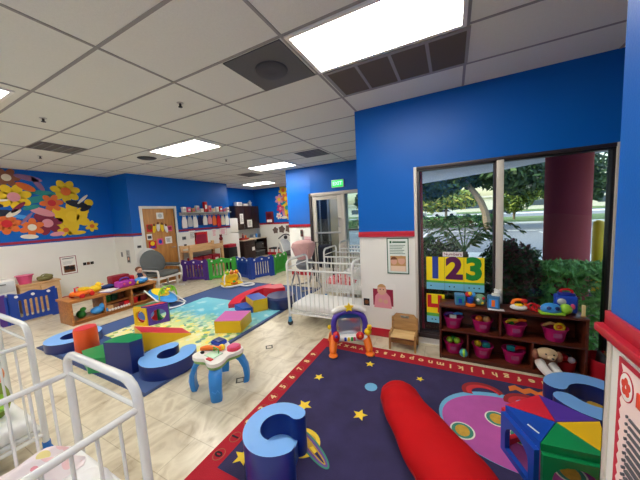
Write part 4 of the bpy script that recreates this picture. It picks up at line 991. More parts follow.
# ---- baby swing and pink covered seat
t = thing('baby_swing', 'grey and white baby swing on curved legs by the far wall', 'baby swing', (-5.15, 7.55, 0), math.radians(-20))
SW = M('swing_grey', (196, 200, 206), .7, var=.1)
mb = MB()
for s in (-1, 1): mb.tube([(-.38, s * .3, .03), (-.2, s * .3, .5), (0, s * .32, 1.0), (.22, s * .3, .5), (.4, s * .3, .03)], .022, TOYWHITE, 8, smooth=2)
mb.tube([(-.38, -.3, .03), (-.42, 0, .03), (-.38, .3, .03)], .022, TOYWHITE, 8, smooth=1); mb.tube([(.4, -.3, .03), (.44, 0, .03), (.4, .3, .03)], .022, TOYWHITE, 8, smooth=1)
mb.build('frame', t)
mb = MB(); mb.ball((-.06, 0, .62), (.17, .24, .36), SW, 18, 12, R=Matrix.Rotation(-.5, 3, 'Y')); mb.build('backrest', t)
mb = MB(); mb.ball((.14, 0, .46), (.24, .22, .1), M('swing_dark', (70, 72, 78), .7), 18, 10); mb.build('seat', t)
mb = MB(); mb.tube([(-.05, -.3, .98), (-.05, 0, 1.14), (-.05, .3, .98)], .02, BLACK, 8, smooth=2); mb.ball((-.05, 0, 1.0), .07, BLACK, 10, 8); mb.build('toy_bar', t)
PKF = M('pink_fabric', (222, 176, 172), .9, var=.1, bump=.4, bscale=40)
t = thing('covered_infant_seat', 'infant seat under a pale pink cover behind the white crib', 'infant seat', (-3.12, 5.25, 0), math.radians(-35))
mb = MB(); mb.lathe([(0, 1.12), (.16, 1.13), (.27, 1.08), (.30, 1.0), (.25, .86), (.19, .74), (.12, .64), (0, .62)][::-1], PKF, 22, X=T(sc=(.8, 1, 1)))
for k in range(9): mb.tube([(.23 * math.cos(k * .7), .28 * math.sin(k * .7), 1.0), (.17 * math.cos(k * .7 + .1), .2 * math.sin(k * .7 + .1), .8), (.1 * math.cos(k * .7), .12 * math.sin(k * .7), .66)], [.03, .03, .015], PKF, 6)
mb.build('cover', t)
mb = MB(); mb.ball((.02, 0, .58), (.2, .22, .16), GREY, 18, 10); mb.build('seat', t)
mb = MB()
for s in (-1, 1): mb.tube([(-.3, s * .25, .03), (0, s * .22, .52), (.3, s * .25, .03)], .02, GREY, 8, smooth=1)
mb.tube([(-.3, -.25, .03), (-.3, .25, .03)], .018, GREY, 8); mb.tube([(.3, -.25, .03), (.3, .25, .03)], .018, GREY, 8); mb.build('frame', t)
t = thing('stroller', 'dark folded stroller between the pink cover and glazed door', 'stroller', (-2.95, 6.0, 0), .3)
mb = MB(); mb.bx(-.16, -.12, .35, .16, .12, .95, M('stroller_navy', (30, 36, 52), .8), .07, seg=3); mb.build('seat', t)
mb = MB(); mb.tube([(-.2, .1, .1), (-.2, .0, .6), (-.2, -.08, 1.02), (.2, -.08, 1.02), (.2, 0, .6), (.2, .1, .1)], .015, BLACK, 8); mb.build('frame', t)
for sx in (-.2, .2):
    for sy in (-.14, .14):
        mb = MB(); mb.cyl((sx - .02, sy, .08), (sx + .02, sy, .08), .08, BLACK); mb.build('wheel', t)
mb = MB(); mb.bx(-.04, -.04, -.1, .04, .0, .1, M('dispenser', (110, 70, 70), .5), .01); mb.bx(-.03, -.045, -.02, .03, -.04, .06, DGREY)
one(mb, 'wall_dispenser', 'small brownish dispenser on the white wall left of the glazed door', 'dispenser', (-3.82, 6.4, 1.22))
flat('notice', 'white notice sheet on the wall left of the glazed door', 'notice', on_y(-3.62, 6.396, 1.0), .3, .26, [('lines', (-.12, .12, -.1, .1, 5), PINK)], border=(.008, MP))
# ================================================================ FLOOR PLAY AREA
# ---- blue foam floor mat
MATB = M('mat_blue', (62, 88, 140), .7, var=.06, scale=8, bump=.1, bscale=120)
mb = MB(); mb.prism(rect(-5.42, 1.35, -2.75, 5.27), 0.0005, .012, MATB)
mb.prism([(-5.42, 1.35), (-2.75, 1.35), (-2.75, 5.27), (-5.42, 5.27)], .012, .014, M('mat_edge', (46, 62, 100), .7), holes=[[(-5.39, 1.38), (-2.78, 1.38), (-2.78, 5.24), (-5.39, 5.24)]])
one(mb, 'floor_mat', 'large navy blue foam floor mat under the soft play blocks', 'floor mat')
# ---- printed play mat: sandy flowers near, blue water far
pm = bpy.data.materials.new('play_mat_print'); pm.use_nodes = True
nt = pm.node_tree; b = nt.nodes['Principled BSDF']; b.inputs['Roughness'].default_value = .35
tc = nt.nodes.new('ShaderNodeTexCoord'); sp = nt.nodes.new('ShaderNodeSeparateXYZ'); nt.links.new(tc.outputs['Object'], sp.inputs[0])
nz = nt.nodes.new('ShaderNodeTexNoise'); nz.inputs['Scale'].default_value = 2.2; nz.inputs['Detail'].default_value = 6; nt.links.new(tc.outputs['Object'], nz.inputs['Vector'])
ma = nt.nodes.new('ShaderNodeMath'); ma.operation = 'MULTIPLY_ADD'; ma.inputs[1].default_value = .9; nt.links.new(nz.outputs['Fac'], ma.inputs[0]); nt.links.new(sp.outputs['Y'], ma.inputs[2])
mr = nt.nodes.new('ShaderNodeMapRange'); mr.inputs['From Min'].default_value = -.75; mr.inputs['From Max'].default_value = 1.5; nt.links.new(ma.outputs[0], mr.inputs['Value'])
r1 = ramp(nt, [(0.0, (244, 238, 176)), (.36, (232, 232, 150)), (.5, (168, 214, 176)), (.66, (84, 186, 212)), (.88, (130, 212, 230))]); nt.links.new(mr.outputs[0], r1.inputs[0])
vo = nt.nodes.new('ShaderNodeTexVoronoi'); vo.inputs['Scale'].default_value = 11; nt.links.new(tc.outputs['Object'], vo.inputs['Vector'])
cr = nt.nodes.new('ShaderNodeValToRGB'); cr.color_ramp.interpolation = 'CONSTANT'
for e, (p, c) in zip([cr.color_ramp.elements[0], cr.color_ramp.elements[1]] + [cr.color_ramp.elements.new(x) for x in (.2, .4, .6, .8)], [(0, (250, 240, 170)), (.18, (230, 120, 80)), (.36, (120, 176, 80)), (.52, (250, 230, 90)), (.68, (236, 240, 220)), (.84, (70, 150, 150))]):
    e.position = p; e.color = lin(c)
sx = nt.nodes.new('ShaderNodeSeparateXYZ'); nt.links.new(vo.outputs['Color'], sx.inputs[0]); nt.links.new(sx.outputs['X'], cr.inputs[0])
lt = nt.nodes.new('ShaderNodeMath'); lt.operation = 'LESS_THAN'; lt.inputs[1].default_value = .5; nt.links.new(vo.outputs['Distance'], lt.inputs[0])
sub = nt.nodes.new('ShaderNodeMapRange'); sub.inputs['From Min'].default_value = .72; sub.inputs['From Max'].default_value = .45; nt.links.new(mr.outputs[0], sub.inputs['Value'])
mm = nt.nodes.new('ShaderNodeMath'); mm.operation = 'MULTIPLY'; nt.links.new(lt.outputs[0], mm.inputs[0]); nt.links.new(sub.outputs[0], mm.inputs[1])
m8 = nt.nodes.new('ShaderNodeMath'); m8.operation = 'MULTIPLY'; m8.inputs[1].default_value = .9; nt.links.new(mm.outputs[0], m8.inputs[0])
mx = nt.nodes.new('ShaderNodeMix'); mx.data_type = 'RGBA'; nt.links.new(m8.outputs[0], mx.inputs[0]); nt.links.new(r1.outputs[0], mx.inputs[6]); nt.links.new(cr.outputs[0], mx.inputs[7])
n2 = nt.nodes.new('ShaderNodeTexNoise'); n2.inputs['Scale'].default_value = 5; n2.inputs['Detail'].default_value = 3; nt.links.new(tc.outputs['Object'], n2.inputs['Vector'])
r2 = ramp(nt, [(.55, (0, 0, 0)), (.66, (255, 255, 255))]); nt.links.new(n2.outputs['Fac'], r2.inputs[0])
gt = nt.nodes.new('ShaderNodeMapRange'); gt.inputs['From Min'].default_value = .4; gt.inputs['From Max'].default_value = .7; gt.inputs['To Max'].default_value = .7; nt.links.new(mr.outputs[0], gt.inputs['Value'])
m9 = nt.nodes.new('ShaderNodeMath'); m9.operation = 'MULTIPLY'; nt.links.new(r2.outputs[0], m9.inputs[0]); nt.links.new(gt.outputs[0], m9.inputs[1])
mx2 = nt.nodes.new('ShaderNodeMix'); mx2.data_type = 'RGBA'; mx2.inputs[7].default_value = lin((214, 240, 246)); nt.links.new(m9.outputs[0], mx2.inputs[0]); nt.links.new(mx.outputs[2], mx2.inputs[6])
nt.links.new(mx2.outputs[2], b.inputs['Base Color'])
mb = MB(); mb.prism([(-1.02, -.98), (.98, -.98), (1.03, -.9), (1.03, .98), (-1.05, .98), (-1.1, .9)], 0, .006, pm)
one(mb, 'play_mat', 'printed play mat with yellow flowers fading to blue water', 'play mat', (-3.85, 2.93, .0125))

# ---- foam shapes on the mat
def cushion(name, label, cx, cy, r0, r1, h, a0, a1, top, side, seat=None, rz=0.0, z=.012):
    t = thing(name, label, 'foam seat', (cx, cy, z), rz)
    mb = MB(); mb.prism(arcband(0, 0, r0, r1, a0, a1, 32, True), 0, h, top, mside=side); mb.build('body', t, 50)
    if seat:
        mb = MB(); mb.prism(circ(0, 0, r0 * .985, n=32), 0, h * seat, top, mside=side); mb.build('seat', t, 50)
    return t
cushion('ring_cushion', 'light blue C shaped cushion at the far left corner of the blue mat', -5.0, 1.64, .15, .32, .13, math.radians(30), math.radians(345), VLIGHT, NAVY)
cushion('ring_cushion', 'light blue C shaped cushion on the near edge of the blue mat', -3.02, 1.80, .12, .30, .16, math.radians(140), math.radians(420), VLIGHT, NAVY)
t = thing('foam_cylinder', 'upright orange foam cylinder with red top on the mat', 'foam block', (-4.45, 1.58, .012))
mb = MB(); mb.lathe([(.115, 0), (.13, .02), (.125, .34), (.12, .352), (0, .352)], VORG, 32, ); mb.build('side', t)
mb = MB(); mb.cyl((0, 0, .350), (0, 0, .358), .119, VRED, seg=32); mb.build('top', t)
mb = MB(); mb.prism([(-.22, -.16), (.1, -.24), (.3, -.12), (.24, .12), (.02, .2), (-.14, .1)], 0, .18, VGRN)
one(mb, 'foam_block', 'low green foam block between orange cylinder and navy block', 'foam block', (-3.9, 1.56, .012))
mb = MB(); mb.prism([(-.19, -.10), (.13, -.05), (.19, .06), (.08, .16), (-.1, .16), (-.2, .02)], 0, .375, NAVY, mtop=VGRN)
one(mb, 'foam_pillar', 'tall navy foam block with green top on the mat', 'foam block', (-3.42, 1.55, .012), math.radians(12))
# ramp
mb = MB(); mb.raw([(0, 0, 0), (.62, 0, 0), (.62, .33, 0), (0, .33, 0), (0, 0, .275), (0, .33, .275), (.62, 0, .02), (.62, .33, .02)], [[0, 3, 2, 1], [0, 1, 6, 4], [3, 5, 7, 2], [0, 4, 5, 3], [1, 2, 7, 6]], VYEL)
mb.raw([(0, 0, .275), (.62, 0, .02), (.62, .33, .02), (0, .33, .275)], [[0, 1, 2, 3]], VRED)
one(mb, 'foam_ramp', 'foam ramp with red slope and yellow sides on the play mat', 'foam ramp', (-3.68, 1.87, .019), math.radians(76))
# small tunnel, four panels with round windows
t = thing('foam_tunnel', 'small foam tunnel with yellow and purple window panels', 'foam tunnel', (-4.55, 2.44, .012))
def panel(parent, name, p, q, h, m, hole, th=.035):
    d = Vector((q[0] - p[0], q[1] - p[1], 0)); L = d.length
    mb = MB(); mb.prism([(0, 0), (L, 0), (L, h), (0, h)], -th / 2, th / 2, m, holes=[hole(L, h)], X=T((p[0], p[1], 0), rz=math.atan2(d.y, d.x)) @ Matrix.Rotation(PI / 2, 4, 'X'))
    return mb.build(name, parent)
oval = lambda L, h: circ(L / 2, h * .5, L * .36, h * .34, 24)
A, B, C_, D_ = (-.25, -.07), (0, 0), (.15, .27), (-.1, .22)
panel(t, 'yellow_panel', A, B, .31, VYEL, oval); panel(t, 'purple_panel', B, C_, .31, VPUR, oval); panel(t, 'back_panel', C_, D_, .31, VGRN, oval); panel(t, 'side_panel', D_, A, .31, VRED, oval)
mb = MB(); mb.prism([A, ((A[0] + B[0]) / 2 + .03, (A[1] + B[1]) / 2), ((D_[0] + C_[0]) / 2 - .02, (D_[1] + C_[1]) / 2), D_], .31, .335, VYEL, mtop=VGRN); mb.build('green_top', t)
mb = MB(); mb.prism([((A[0] + B[0]) / 2 + .03, (A[1] + B[1]) / 2), B, C_, ((D_[0] + C_[0]) / 2 - .02, (D_[1] + C_[1]) / 2)], .31, .335, VPUR, mtop=VRED); mb.build('red_top', t)
# pink topped block
mb = MB(); mb.prism([(-3.2, 2.63), (-2.83, 2.79), (-2.97, 3.18), (-3.38, 3.02)], .019, .205, VYEL, mtop=VPNK)
o = one(mb, 'foam_block', 'yellow foam block with pink top at the mat edge', 'foam block')
# steps
t = thing('foam_steps', 'blue two step foam stair with yellow side on the mat', 'foam steps', (-3.2, 3.5, .019))
mb = MB(); mb.prism([(0, 0), (.15, .22), (-.24, .44), (-.36, .2)], 0, .225, VYEL, mtop=VBLUE); mb.build('upper_step', t)
mb = MB(); mb.prism([(-.36, .2), (-.02, .0), (-.14, -.12), (-.46, .0)], 0, .10, VBLUE); mb.build('lower_step', t)
t = thing('foam_slide', 'curved red foam slide behind the blue steps', 'foam slide', (-3.75, 3.85, .012))
mb = MB()
sec = []
for k in range(13):
    f = k / 12; a = math.radians(218 - 100 * f); z = .08 + .14 * f
    for rr in (.44, .66):
        sec.append((.42 + rr * math.cos(a), .12 + rr * math.sin(a) * 1.1, 0, z))
vs_ = [(p[0], p[1], 0) for p in sec] + [(p[0], p[1], p[3]) for p in sec]; n_ = len(sec)
fs_ = []
for k in range(12):
    i = 2 * k
    fs_ += [[n_ + i, n_ + i + 1, n_ + i + 3, n_ + i + 2], [i, i + 2, i + 3, i + 1], [i, n_ + i, n_ + i + 2, i + 2], [i + 1, i + 3, n_ + i + 3, n_ + i + 1]]
fs_ += [[0, 1, n_ + 1, n_], [n_ - 2, 2 * n_ - 2, 2 * n_ - 1, n_ - 1]]
mb.raw(vs_, fs_, VRED); mb.build('slope', t)
mb = MB(); mb.prism([(.18, .52), (.24, .34), (.5, .36), (.66, .5), (.4, .74)], 0, .25, VRED, mtop=M('vinyl_salmon', (222, 96, 104), .35)); mb.build('platform', t)
mb = MB(); mb.lathe([(.0, .0), (.255, .0), (.275, .03), (.275, .19), (.25, .22), (0, .225)], M('vinyl_dark_navy', (30, 44, 98), .28, bump=.1, bscale=12), 36)
one(mb, 'round_cushion', 'round dark navy cushion at the far right of the mat', 'cushion', (-2.95, 3.99, .012))

# ---- bouncers
def bouncer(loc, rz, label, seat, pad, bar, toys):
    t = thing('baby_bouncer', label, 'baby bouncer', loc, rz)
    mb = MB(); mb.tube([(-.38, -.2, .02), (.36, -.22, .02), (.46, 0, .02), (.36, .22, .02), (-.38, .2, .02), (-.44, 0, .02)], .016, TOYWHITE, 8, closed=True, smooth=2)
    for s in (-1, 1): mb.tube([(.34, s * .22, .02), (.1, s * .22, .14), (-.3, s * .2, .34)], .014, TOYWHITE, 8, smooth=1)
    mb.build('frame', t)
    mb = MB(); mb.ball((-.04, 0, .2), (.36, .2, .055), seat, 22, 10, R=Matrix.Rotation(.3, 3, 'Y')); mb.build('seat', t)
    mb = MB(); mb.ball((-.1, 0, .265), (.22, .14, .03), pad, 18, 8, R=Matrix.Rotation(.3, 3, 'Y')); mb.build('cushion', t)
    mb = MB(); mb.tube([(.12, -.2, .17), (.1, -.18, .36), (.1, 0, .42), (.1, .18, .36), (.12, .2, .17)], .014, bar, 8, smooth=2); b_ = mb.build('toy_bar', t)
    for (y, m, k) in toys:
        mb = MB()
        if k == 's': mb.prism(star(0, 0, .07, .5, PI / 2), -.015, .015, m, X=T((.1, y, .32), rz=PI / 2, rx=PI / 2))
        else: mb.ball((.1, y, .33), .045, m, 12, 8)
        mb.build('hanging_toy', b_)
    return t
bouncer((-5.42, 3.28, .0), math.radians(5), 'light blue baby bouncer with yellow cushion between bench and mat', SKY, YELLOW, LIME, [(-.1, LIME, 's'), (0.02, YELLOW, 'b'), (.12, LIME, 's')])
t = thing('infant_rocker', 'small white and yellow infant rocker with orange toys before the play yard', 'infant rocker', (-5.1, 4.84, .012), math.radians(-25))
mb = MB(); mb.tube([(-.22, -.25, .04), (-.26, .25, .04), (.24, .27, .04), (.3, -.22, .04)], .025, TOYWHITE, 8, closed=True, smooth=2); mb.tube([(.2, .1, .04), (.5, .2, .04), (.5, .45, .04), (.2, .4, .04)], .022, TOYWHITE, 8, closed=True, smooth=2); mb.build('base_frame', t)
mb = MB(); mb.bx(-.2, -.24, .04, .2, .24, .1, YELLOW, .03, seg=3); mb.ball((-.06, 0, .2), (.13, .22, .14), YELLOW, 18, 10, R=Matrix.Rotation(-.35, 3, 'Y')); mb.build('seat', t)
mb = MB(); mb.tube([(.14, -.22, .08), (.1, -.2, .34), (.08, 0, .4), (.1, .2, .34), (.14, .22, .08)], .018, TOYWHITE, 8, smooth=2); b_ = mb.build('toy_arch', t)
for (y, m) in ((-.12, LIME), (0, ORANGE), (.12, ORANGE)):
    mb = MB(); mb.ball((.08, y, .36), (.05, .06, .055), m, 12, 8); mb.ball((.12, y, .39), .022, YELLOW, 8, 6); mb.build('hanging_toy', b_)
mb = MB(); mb.prism(star(.22, 0, .09, .6, 0.3, 6), .1, .13, ORANGE); mb.ball((.22, .0, .14), .04, GREEN, 12, 8); mb.build('front_toy', t)

# ---- activity table
t = thing('activity_table', 'white topped activity table on three visible blue legs', 'activity table', (-2.17, 1.80, 0), math.radians(-6))
pts = []
for k in range(48):
    a = 2 * PI * k / 48; rr = .205 + .045 * math.cos(4 * (a - PI / 4)); pts.append((rr * math.cos(a), rr * math.sin(a)))
mb = MB(); mb.prism(pts, .325, .36, TOYWHITE); mb.build('tabletop', t)
mb = MB(); mb.prism([(p[0] * .96, p[1] * .96) for p in pts], .295, .325, M('toy_soft_green', (136, 176, 104), .4)); mb.build('under_rim', t)
LEGB = M('toy_leg_blue', (48, 136, 214), .35)
for sx in (-1, 1):
    for sy in (-1, 1):
        d = Vector((sx, sy, 0)).normalized(); s_ = Vector((-d.y, d.x, 0))
        mb = MB(); prof = [(.17, .31, .055), (.225, .26, .06), (.262, .17, .056), (.27, .08, .052), (.262, .02, .05), (.255, .0, .046)]
        vs_ = []
        for (q, z, w_) in prof:
            th = .028
            for (u, v) in ((-w_, -th), (w_, -th), (w_ * 1.0, th * .6), (w_ * .6, th), (-w_ * .6, th), (-w_, th * .6)):
                vs_.append(d * (q + v) + s_ * u + Vector((0, 0, z)))
        fs_ = [[i * 6 + k, i * 6 + (k + 1) % 6, (i + 1) * 6 + (k + 1) % 6, (i + 1) * 6 + k] for i in range(len(prof) - 1) for k in range(6)] + [[0, 1, 2, 3, 4, 5], [30 + k for k in range(6)]]
        mb.raw(vs_, fs_, LEGB)
        lg = mb.build('leg', t, 50)
        if sx > 0 and sy < 0 or sx < 0 and sy < 0:
            mb = MB(); mb.tube([d * .293 + s_ * -.03 + Vector((0, 0, .12)), d * .296 + Vector((0, 0, .1)), d * .295 + s_ * .02 + Vector((0, 0, .125)), d * .296 + s_ * .035 + Vector((0, 0, .1))], .005, SKY, 6); mb.build('raised_squiggle', lg)
mb = MB(); mb.bx(-.21, .06, .36, -.07, .17, .40, BLUE, .012); mb.bx(-.2, .07, .40, -.08, .16, .41, M('toy_navy', (20, 44, 120), .4), .005); mb.build('blue_book', t)
mb = MB(); mb.cyl((.1, .12, .36), (.1, .12, .385), .07, M('toy_rose', (222, 60, 90), .35), seg=24); mb.ball((.1, .12, .39), (.055, .055, .02), PINK, 16, 8); mb.build('drum', t)
mb = MB(); mb.tube([(-.19, -.07, .375), (-.12, -.03, .39), (-.06, .0, .385), (.02, .03, .385)], [.02, .028, .022, .026], ORANGE, 8, smooth=1); mb.build('slider', t)
mb = MB(); mb.ball((0.0, .05, .385), (.04, .03, .03), YELLOW, 12, 8); mb.ball((-.12, -.1, .37), (.025, .02, .015), BLACK, 8, 6); mb.build('button_bar', t)
mb = MB(); mb.bx(-.06, -.12, .36, .08, .0, .368, M('toy_mint', (190, 226, 196), .35), .003); mb.tube([(-.04, -.02, .368), (-.04, -.02, .41), (.05, -.03, .41), (.05, -.03, .368)], .006, GREEN, 6); mb.build('flip_page', t)
mb = MB(); mb.bx(.02, -.16, .36, .1, -.125, .372, RED, .005); mb.build('red_button', t)

# ---- rug
RUGN = M('rug_navy', (50, 44, 86), .95, var=.5, scale=5, bump=.5, bscale=260)
RUGR = M('rug_red', (176, 18, 40), .95, var=.1, scale=7, bump=.5, bscale=260)
RUGY = M('rug_yellow', (238, 206, 60), .95, bump=.3, bscale=260); RUGC = M('rug_cream', (236, 206, 150), .95)
RUGP = M('rug_pink', (186, 88, 168), .95, var=.15, scale=9, bump=.5, bscale=260); RUGS = M('rug_sky', (110, 176, 216), .95, bump=.3, bscale=260)
RUGO = M('rug_orange', (226, 120, 50), .95); RUGM = M('rug_maroon', (150, 40, 44), .95); RUGG = M('rug_gold', (200, 160, 60), .95, var=.3, scale=40); RUGT = M('rug_teal', (60, 140, 120), .95); RUGV = M('rug_violet', (110, 84, 150), .95)
RUGM2 = M('rug_dull_gold', (160, 96, 70), .95)
rx0, ry0, rx1, ry1 = -1.6, .96, 1.5, 3.085
mb = MB(); mb.prism(rect(rx0 + .14, ry0 + .15, rx1 - .14, ry1 - .2), .0005, .0105, RUGN)
mb.prism(rect(rx0, ry0, rx1, ry1), .0005, .0105, RUGR, holes=[rect(rx0 + .14, ry0 + .15, rx1 - .14, ry1 - .2)])
Z0, Z1 = .0105, .0118
def rp(poly, m, lay=0, holes=()): mb.prism(poly, Z0, Z1 + lay * .0005, m, holes=holes)
for i, ch in enumerate('abcdefghijklmnopqrstuvwxyz'):
    x = -.827 + (19 - i) * .1
    mb.text(ch, .105, RUGC, T((x, 2.985, Z1), rz=PI), .0005, .003)
for i in range(10):
    y = 1.19 + i * .163
    mb.prism(circ(rx0 + .07, y, .042, .05, 20), Z0, Z1, RUGM2, holes=[circ(rx0 + .07, y, .037, .045, 20)])
    mb.text(str(i), .085, RUGC if i > 1 else M('rug_ink%d' % i, (40, 20, 30), .95), T((rx0 + .07, y, Z1), rz=PI / 2), .0005, .003)
for (x, y, r_, ro) in ((-1.263, 2.279, .055, .2), (-.835, 2.705, .055, .5), (-.3, 2.633, .04, 0), (-.706, 1.948, .065, .3), (-1.20, 1.86, .075, 0), (-1.354, 1.247, .075, .5), (-.2, 1.5, .05, .1), (-.45, 1.3, .06, .7)):
    rp(star(x, y, r_, .45, ro), RUGY)
rp(circ(-.718, 2.33, .06, .06), RUGS)
rp(circ(-1.03, 1.52, .15, .13, 28), RUGY); rp(circ(-1.0, 1.55, .08, .06, 20), RUGG, 1)
def ringe(cx, cy, rx, ry, w, rot, m, lay):
    o_ = circ(0, 0, rx, ry, 40); i_ = circ(0, 0, rx - w, max(.006, ry - w), 40)
    f = lambda P: [(cx + p[0] * math.cos(rot) - p[1] * math.sin(rot), cy + p[0] * math.sin(rot) + p[1] * math.cos(rot)) for p in P]
    rp(f(o_), m, lay, [f(i_)])
ringe(-.95, 1.52, .225, .055, .012, -.5, RUGT, 2); ringe(-.95, 1.52, .212, .043, .02, -.5, RUGV, 2); ringe(-.95, 1.52, .19, .025, .012, -.5, RUGG, 2)
# big pink planet with blue rim
rp(circ(.42, 2.27, .53, .40, 48), RUGS, 0); rp(circ(.43, 2.245, .515, .375, 48), RUGP, 1)
for (x, y) in ((.06, 2.1), (.31, 2.33), (.45, 2.2), (.72, 2.4), (.65, 2.0)):
    rp(circ(x, y, .085, .085, 24), M('rug_white', (230, 232, 220), .95) if x == .06 else bpy.data.materials['rug_white'], 2); rp(circ(x, y, .074, .074, 24), RUGT, 3); rp(circ(x, y, .05, .056, 18), RUGG, 4)
for (cx, cy, a0, a1) in ((.24, 2.64, .3, 3.6), (.56, 2.60, .2, 3.3)):
    o_ = circ(cx, cy, .17, .14, 24, a0, a1); i_ = circ(cx + .02, cy - .02, .11, .085, 24, a1, a0); rp(o_ + i_, RUGM, 3)
    o_ = circ(cx, cy - .005, .135, .105, 24, a0, a1); i_ = circ(cx + .02, cy - .02, .11, .085, 24, a1, a0); rp(o_ + i_, M('rug_red2', (206, 52, 60), .95) if cx < .3 else bpy.data.materials['rug_red2'], 4)
pts = [(.46 + .055 * k, 2.83 + (.03 if k % 2 else -.01)) for k in range(8)]
rp(pts + [(p[0], p[1] - .07) for p in pts[::-1]], RUGO, 1)
rp(circ(.95, 1.55, .25, .2, 30), RUGO); rp(circ(1.1, 2.75, .12, .12, 24), RUGG)
one(mb, 'area_rug', 'navy space rug with red alphabet border, planets and yellow stars', 'rug')

# ---- blue C seat on the rug
t = thing('foam_chair', 'tall blue C shaped foam seat on the left of the rug', 'foam seat', (-1.065, 1.30, .0125), math.radians(15))
mb = MB(); mb.prism(arcband(0, 0, .113, .226, math.radians(52), math.radians(308), 40, True), 0, .29, VLIGHT, mside=M('vinyl_royal', (16, 50, 140), .32)); mb.build('backrest', t, 50)
mb = MB(); mb.prism(circ(0, 0, .116, n=28, a0=math.radians(50), a1=math.radians(310)) + [(.11, -.08), (.11, .08)], 0, .13, VLIGHT, mside=VBLUE); mb.build('seat', t, 50)
# ---- red bolster
REDV = M('red_velour', (184, 4, 14), .8, var=.2, scale=5, bump=.5, bscale=9, spec=.2)
mb = MB()
path = [(-.49, 2.34), (-.47, 2.27), (-.41, 2.13), (-.32, 1.97), (-.20, 1.80), (-.07, 1.62), (.05, 1.45), (.14, 1.29), (.2, 1.17), (.22, 1.11)]
rad = [.05, .12, .16, .178, .19, .205, .22, .22, .17, .06]
ptsb = []
NP = 40; vsb = []; seg = 24
def interp(L, f):
    i = min(len(L) - 2, int(f * (len(L) - 1))); u = f * (len(L) - 1) - i
    a, b_ = L[i], L[i + 1]
    return a * (1 - u) + b_ * u if not hasattr(a, '__len__') else tuple(p * (1 - u) + q * u for p, q in zip(a, b_))
rnd = random.Random(3)
for i in range(NP + 1):
    f = i / NP; x, y = interp(path, f); r_ = interp(rad, f)
    dx, dy = .42, -.91; sxv = Vector((-dy, dx, 0))
    for k in range(seg):
        a = 2 * PI * k / seg; rr = r_ * (1 + .03 * math.sin(f * 31 + 3 * a) + .03 * math.sin(f * 17 - 2 * a) + .012 * math.sin(f * 70 + 2 * a) * max(0, math.sin(f * 9)))
        zc = r_ * .72; v = Vector((x, y, max(.0135, .012 + zc + rr * .74 * math.sin(a)))) + sxv * rr * math.cos(a)
        vsb.append(v)
mb.raw(vsb, [[i * seg + k, i * seg + (k + 1) % seg, (i + 1) * seg + (k + 1) % seg, (i + 1) * seg + k] for i in range(NP) for k in range(seg)] + [list(range(seg)), [NP * seg + k for k in range(seg)]], REDV)
t = thing('bolster_pillow', 'long red velour bolster pillow lying on the rug', 'pillow', (0, 0, 0))
mb.build('cushion', t, 80)
mb = MB(); mb.tube([(interp(path, f)[0] - .905 * interp(rad, f) * 1.0, interp(path, f)[1] - .42 * interp(rad, f) * 1.0, .012 + interp(rad, f) * .70) for f in [.12 + .76 * k / 30 for k in range(31)]], .004, M('red_piping', (150, 6, 18), .7), 6); mb.build('seam_piping', t)

# ---- five sided foam tunnel on the right
t = thing('foam_den', 'five sided foam den with red, purple, yellow, green and blue wedges', 'foam den', (.575, 2.0, .0135))
R5 = .262; HT = .32
ang = [math.radians(a) for a in (24, 96, 168, 240, 312)]
V5 = [(R5 * math.cos(a), R5 * math.sin(a)) for a in ang]
names = ['purple', 'red', 'blue', 'green', 'yellow']; ms = [VPUR, VRED, VBLUE, VGRN, VYEL]
for i in range(5):
    p, q = V5[i], V5[(i + 1) % 5]; g = .004
    c = ((p[0] + q[0]) / 2, (p[1] + q[1]) / 2); sh = lambda v: (v[0] * .985 + c[0] * .012, v[1] * .985 + c[1] * .012)
    mb = MB(); mb.prism([(c[0] * .02, c[1] * .02), sh(p), sh(q)], HT - .045, HT, ms[i])
    d = Vector((q[0] - p[0], q[1] - p[1], 0)); L = d.length
    hw = [(L * .16, .04), (L * .84, .04), (L * .84, .15)] + [(L / 2 + L * .34 * math.cos(a), .15 + .085 * math.sin(a)) for a in [PI * k / 8 for k in range(1, 8)]] + [(L * .16, .15)]
    mb.prism([(.004, 0), (L - .004, 0), (L - .004, HT - .045), (.004, HT - .045)], 0, .03, ms[i], holes=[hw], X=T((p[0], p[1], 0), rz=math.atan2(d.y, d.x)) @ Matrix.Rotation(PI / 2, 4, 'X'))
    o = mb.build('wedge', t); o['label'] = names[i] + ' wedge with window opening'
mb = MB(); mb.bx(-.035, -.004, -.003, .035, .004, .003, TOYWHITE, X=T((-.12 - .02, -.12, HT + .001), rz=-.9)); mb.build('tag', t)
# ---- blue C cushion behind it
cushion('ring_cushion', 'light blue C shaped cushion behind the five sided foam den', 1.0, 2.70, .15, .31, .14, math.radians(-150), math.radians(160), VLIGHT, NAVY, z=.0135)

# ---- small taped squares on the floor
for (x, y, w_) in ((-2.03, 1.93, 'beside the activity table front leg'), (-2.18, 2.62, 'between the activity table and white crib')):
    mb = MB(); mb.prism(rect(-.045, -.045, .045, .045), .0004, .002, M('floor_mark', (70, 66, 60), .7) if 'floor_mark' not in bpy.data.materials else bpy.data.materials['floor_mark'], holes=[rect(-.03, -.03, .03, .03)])
    one(mb, 'floor_marker', 'small dark square outline on the floor ' + w_, 'floor marker', (x, y, 0), .7)
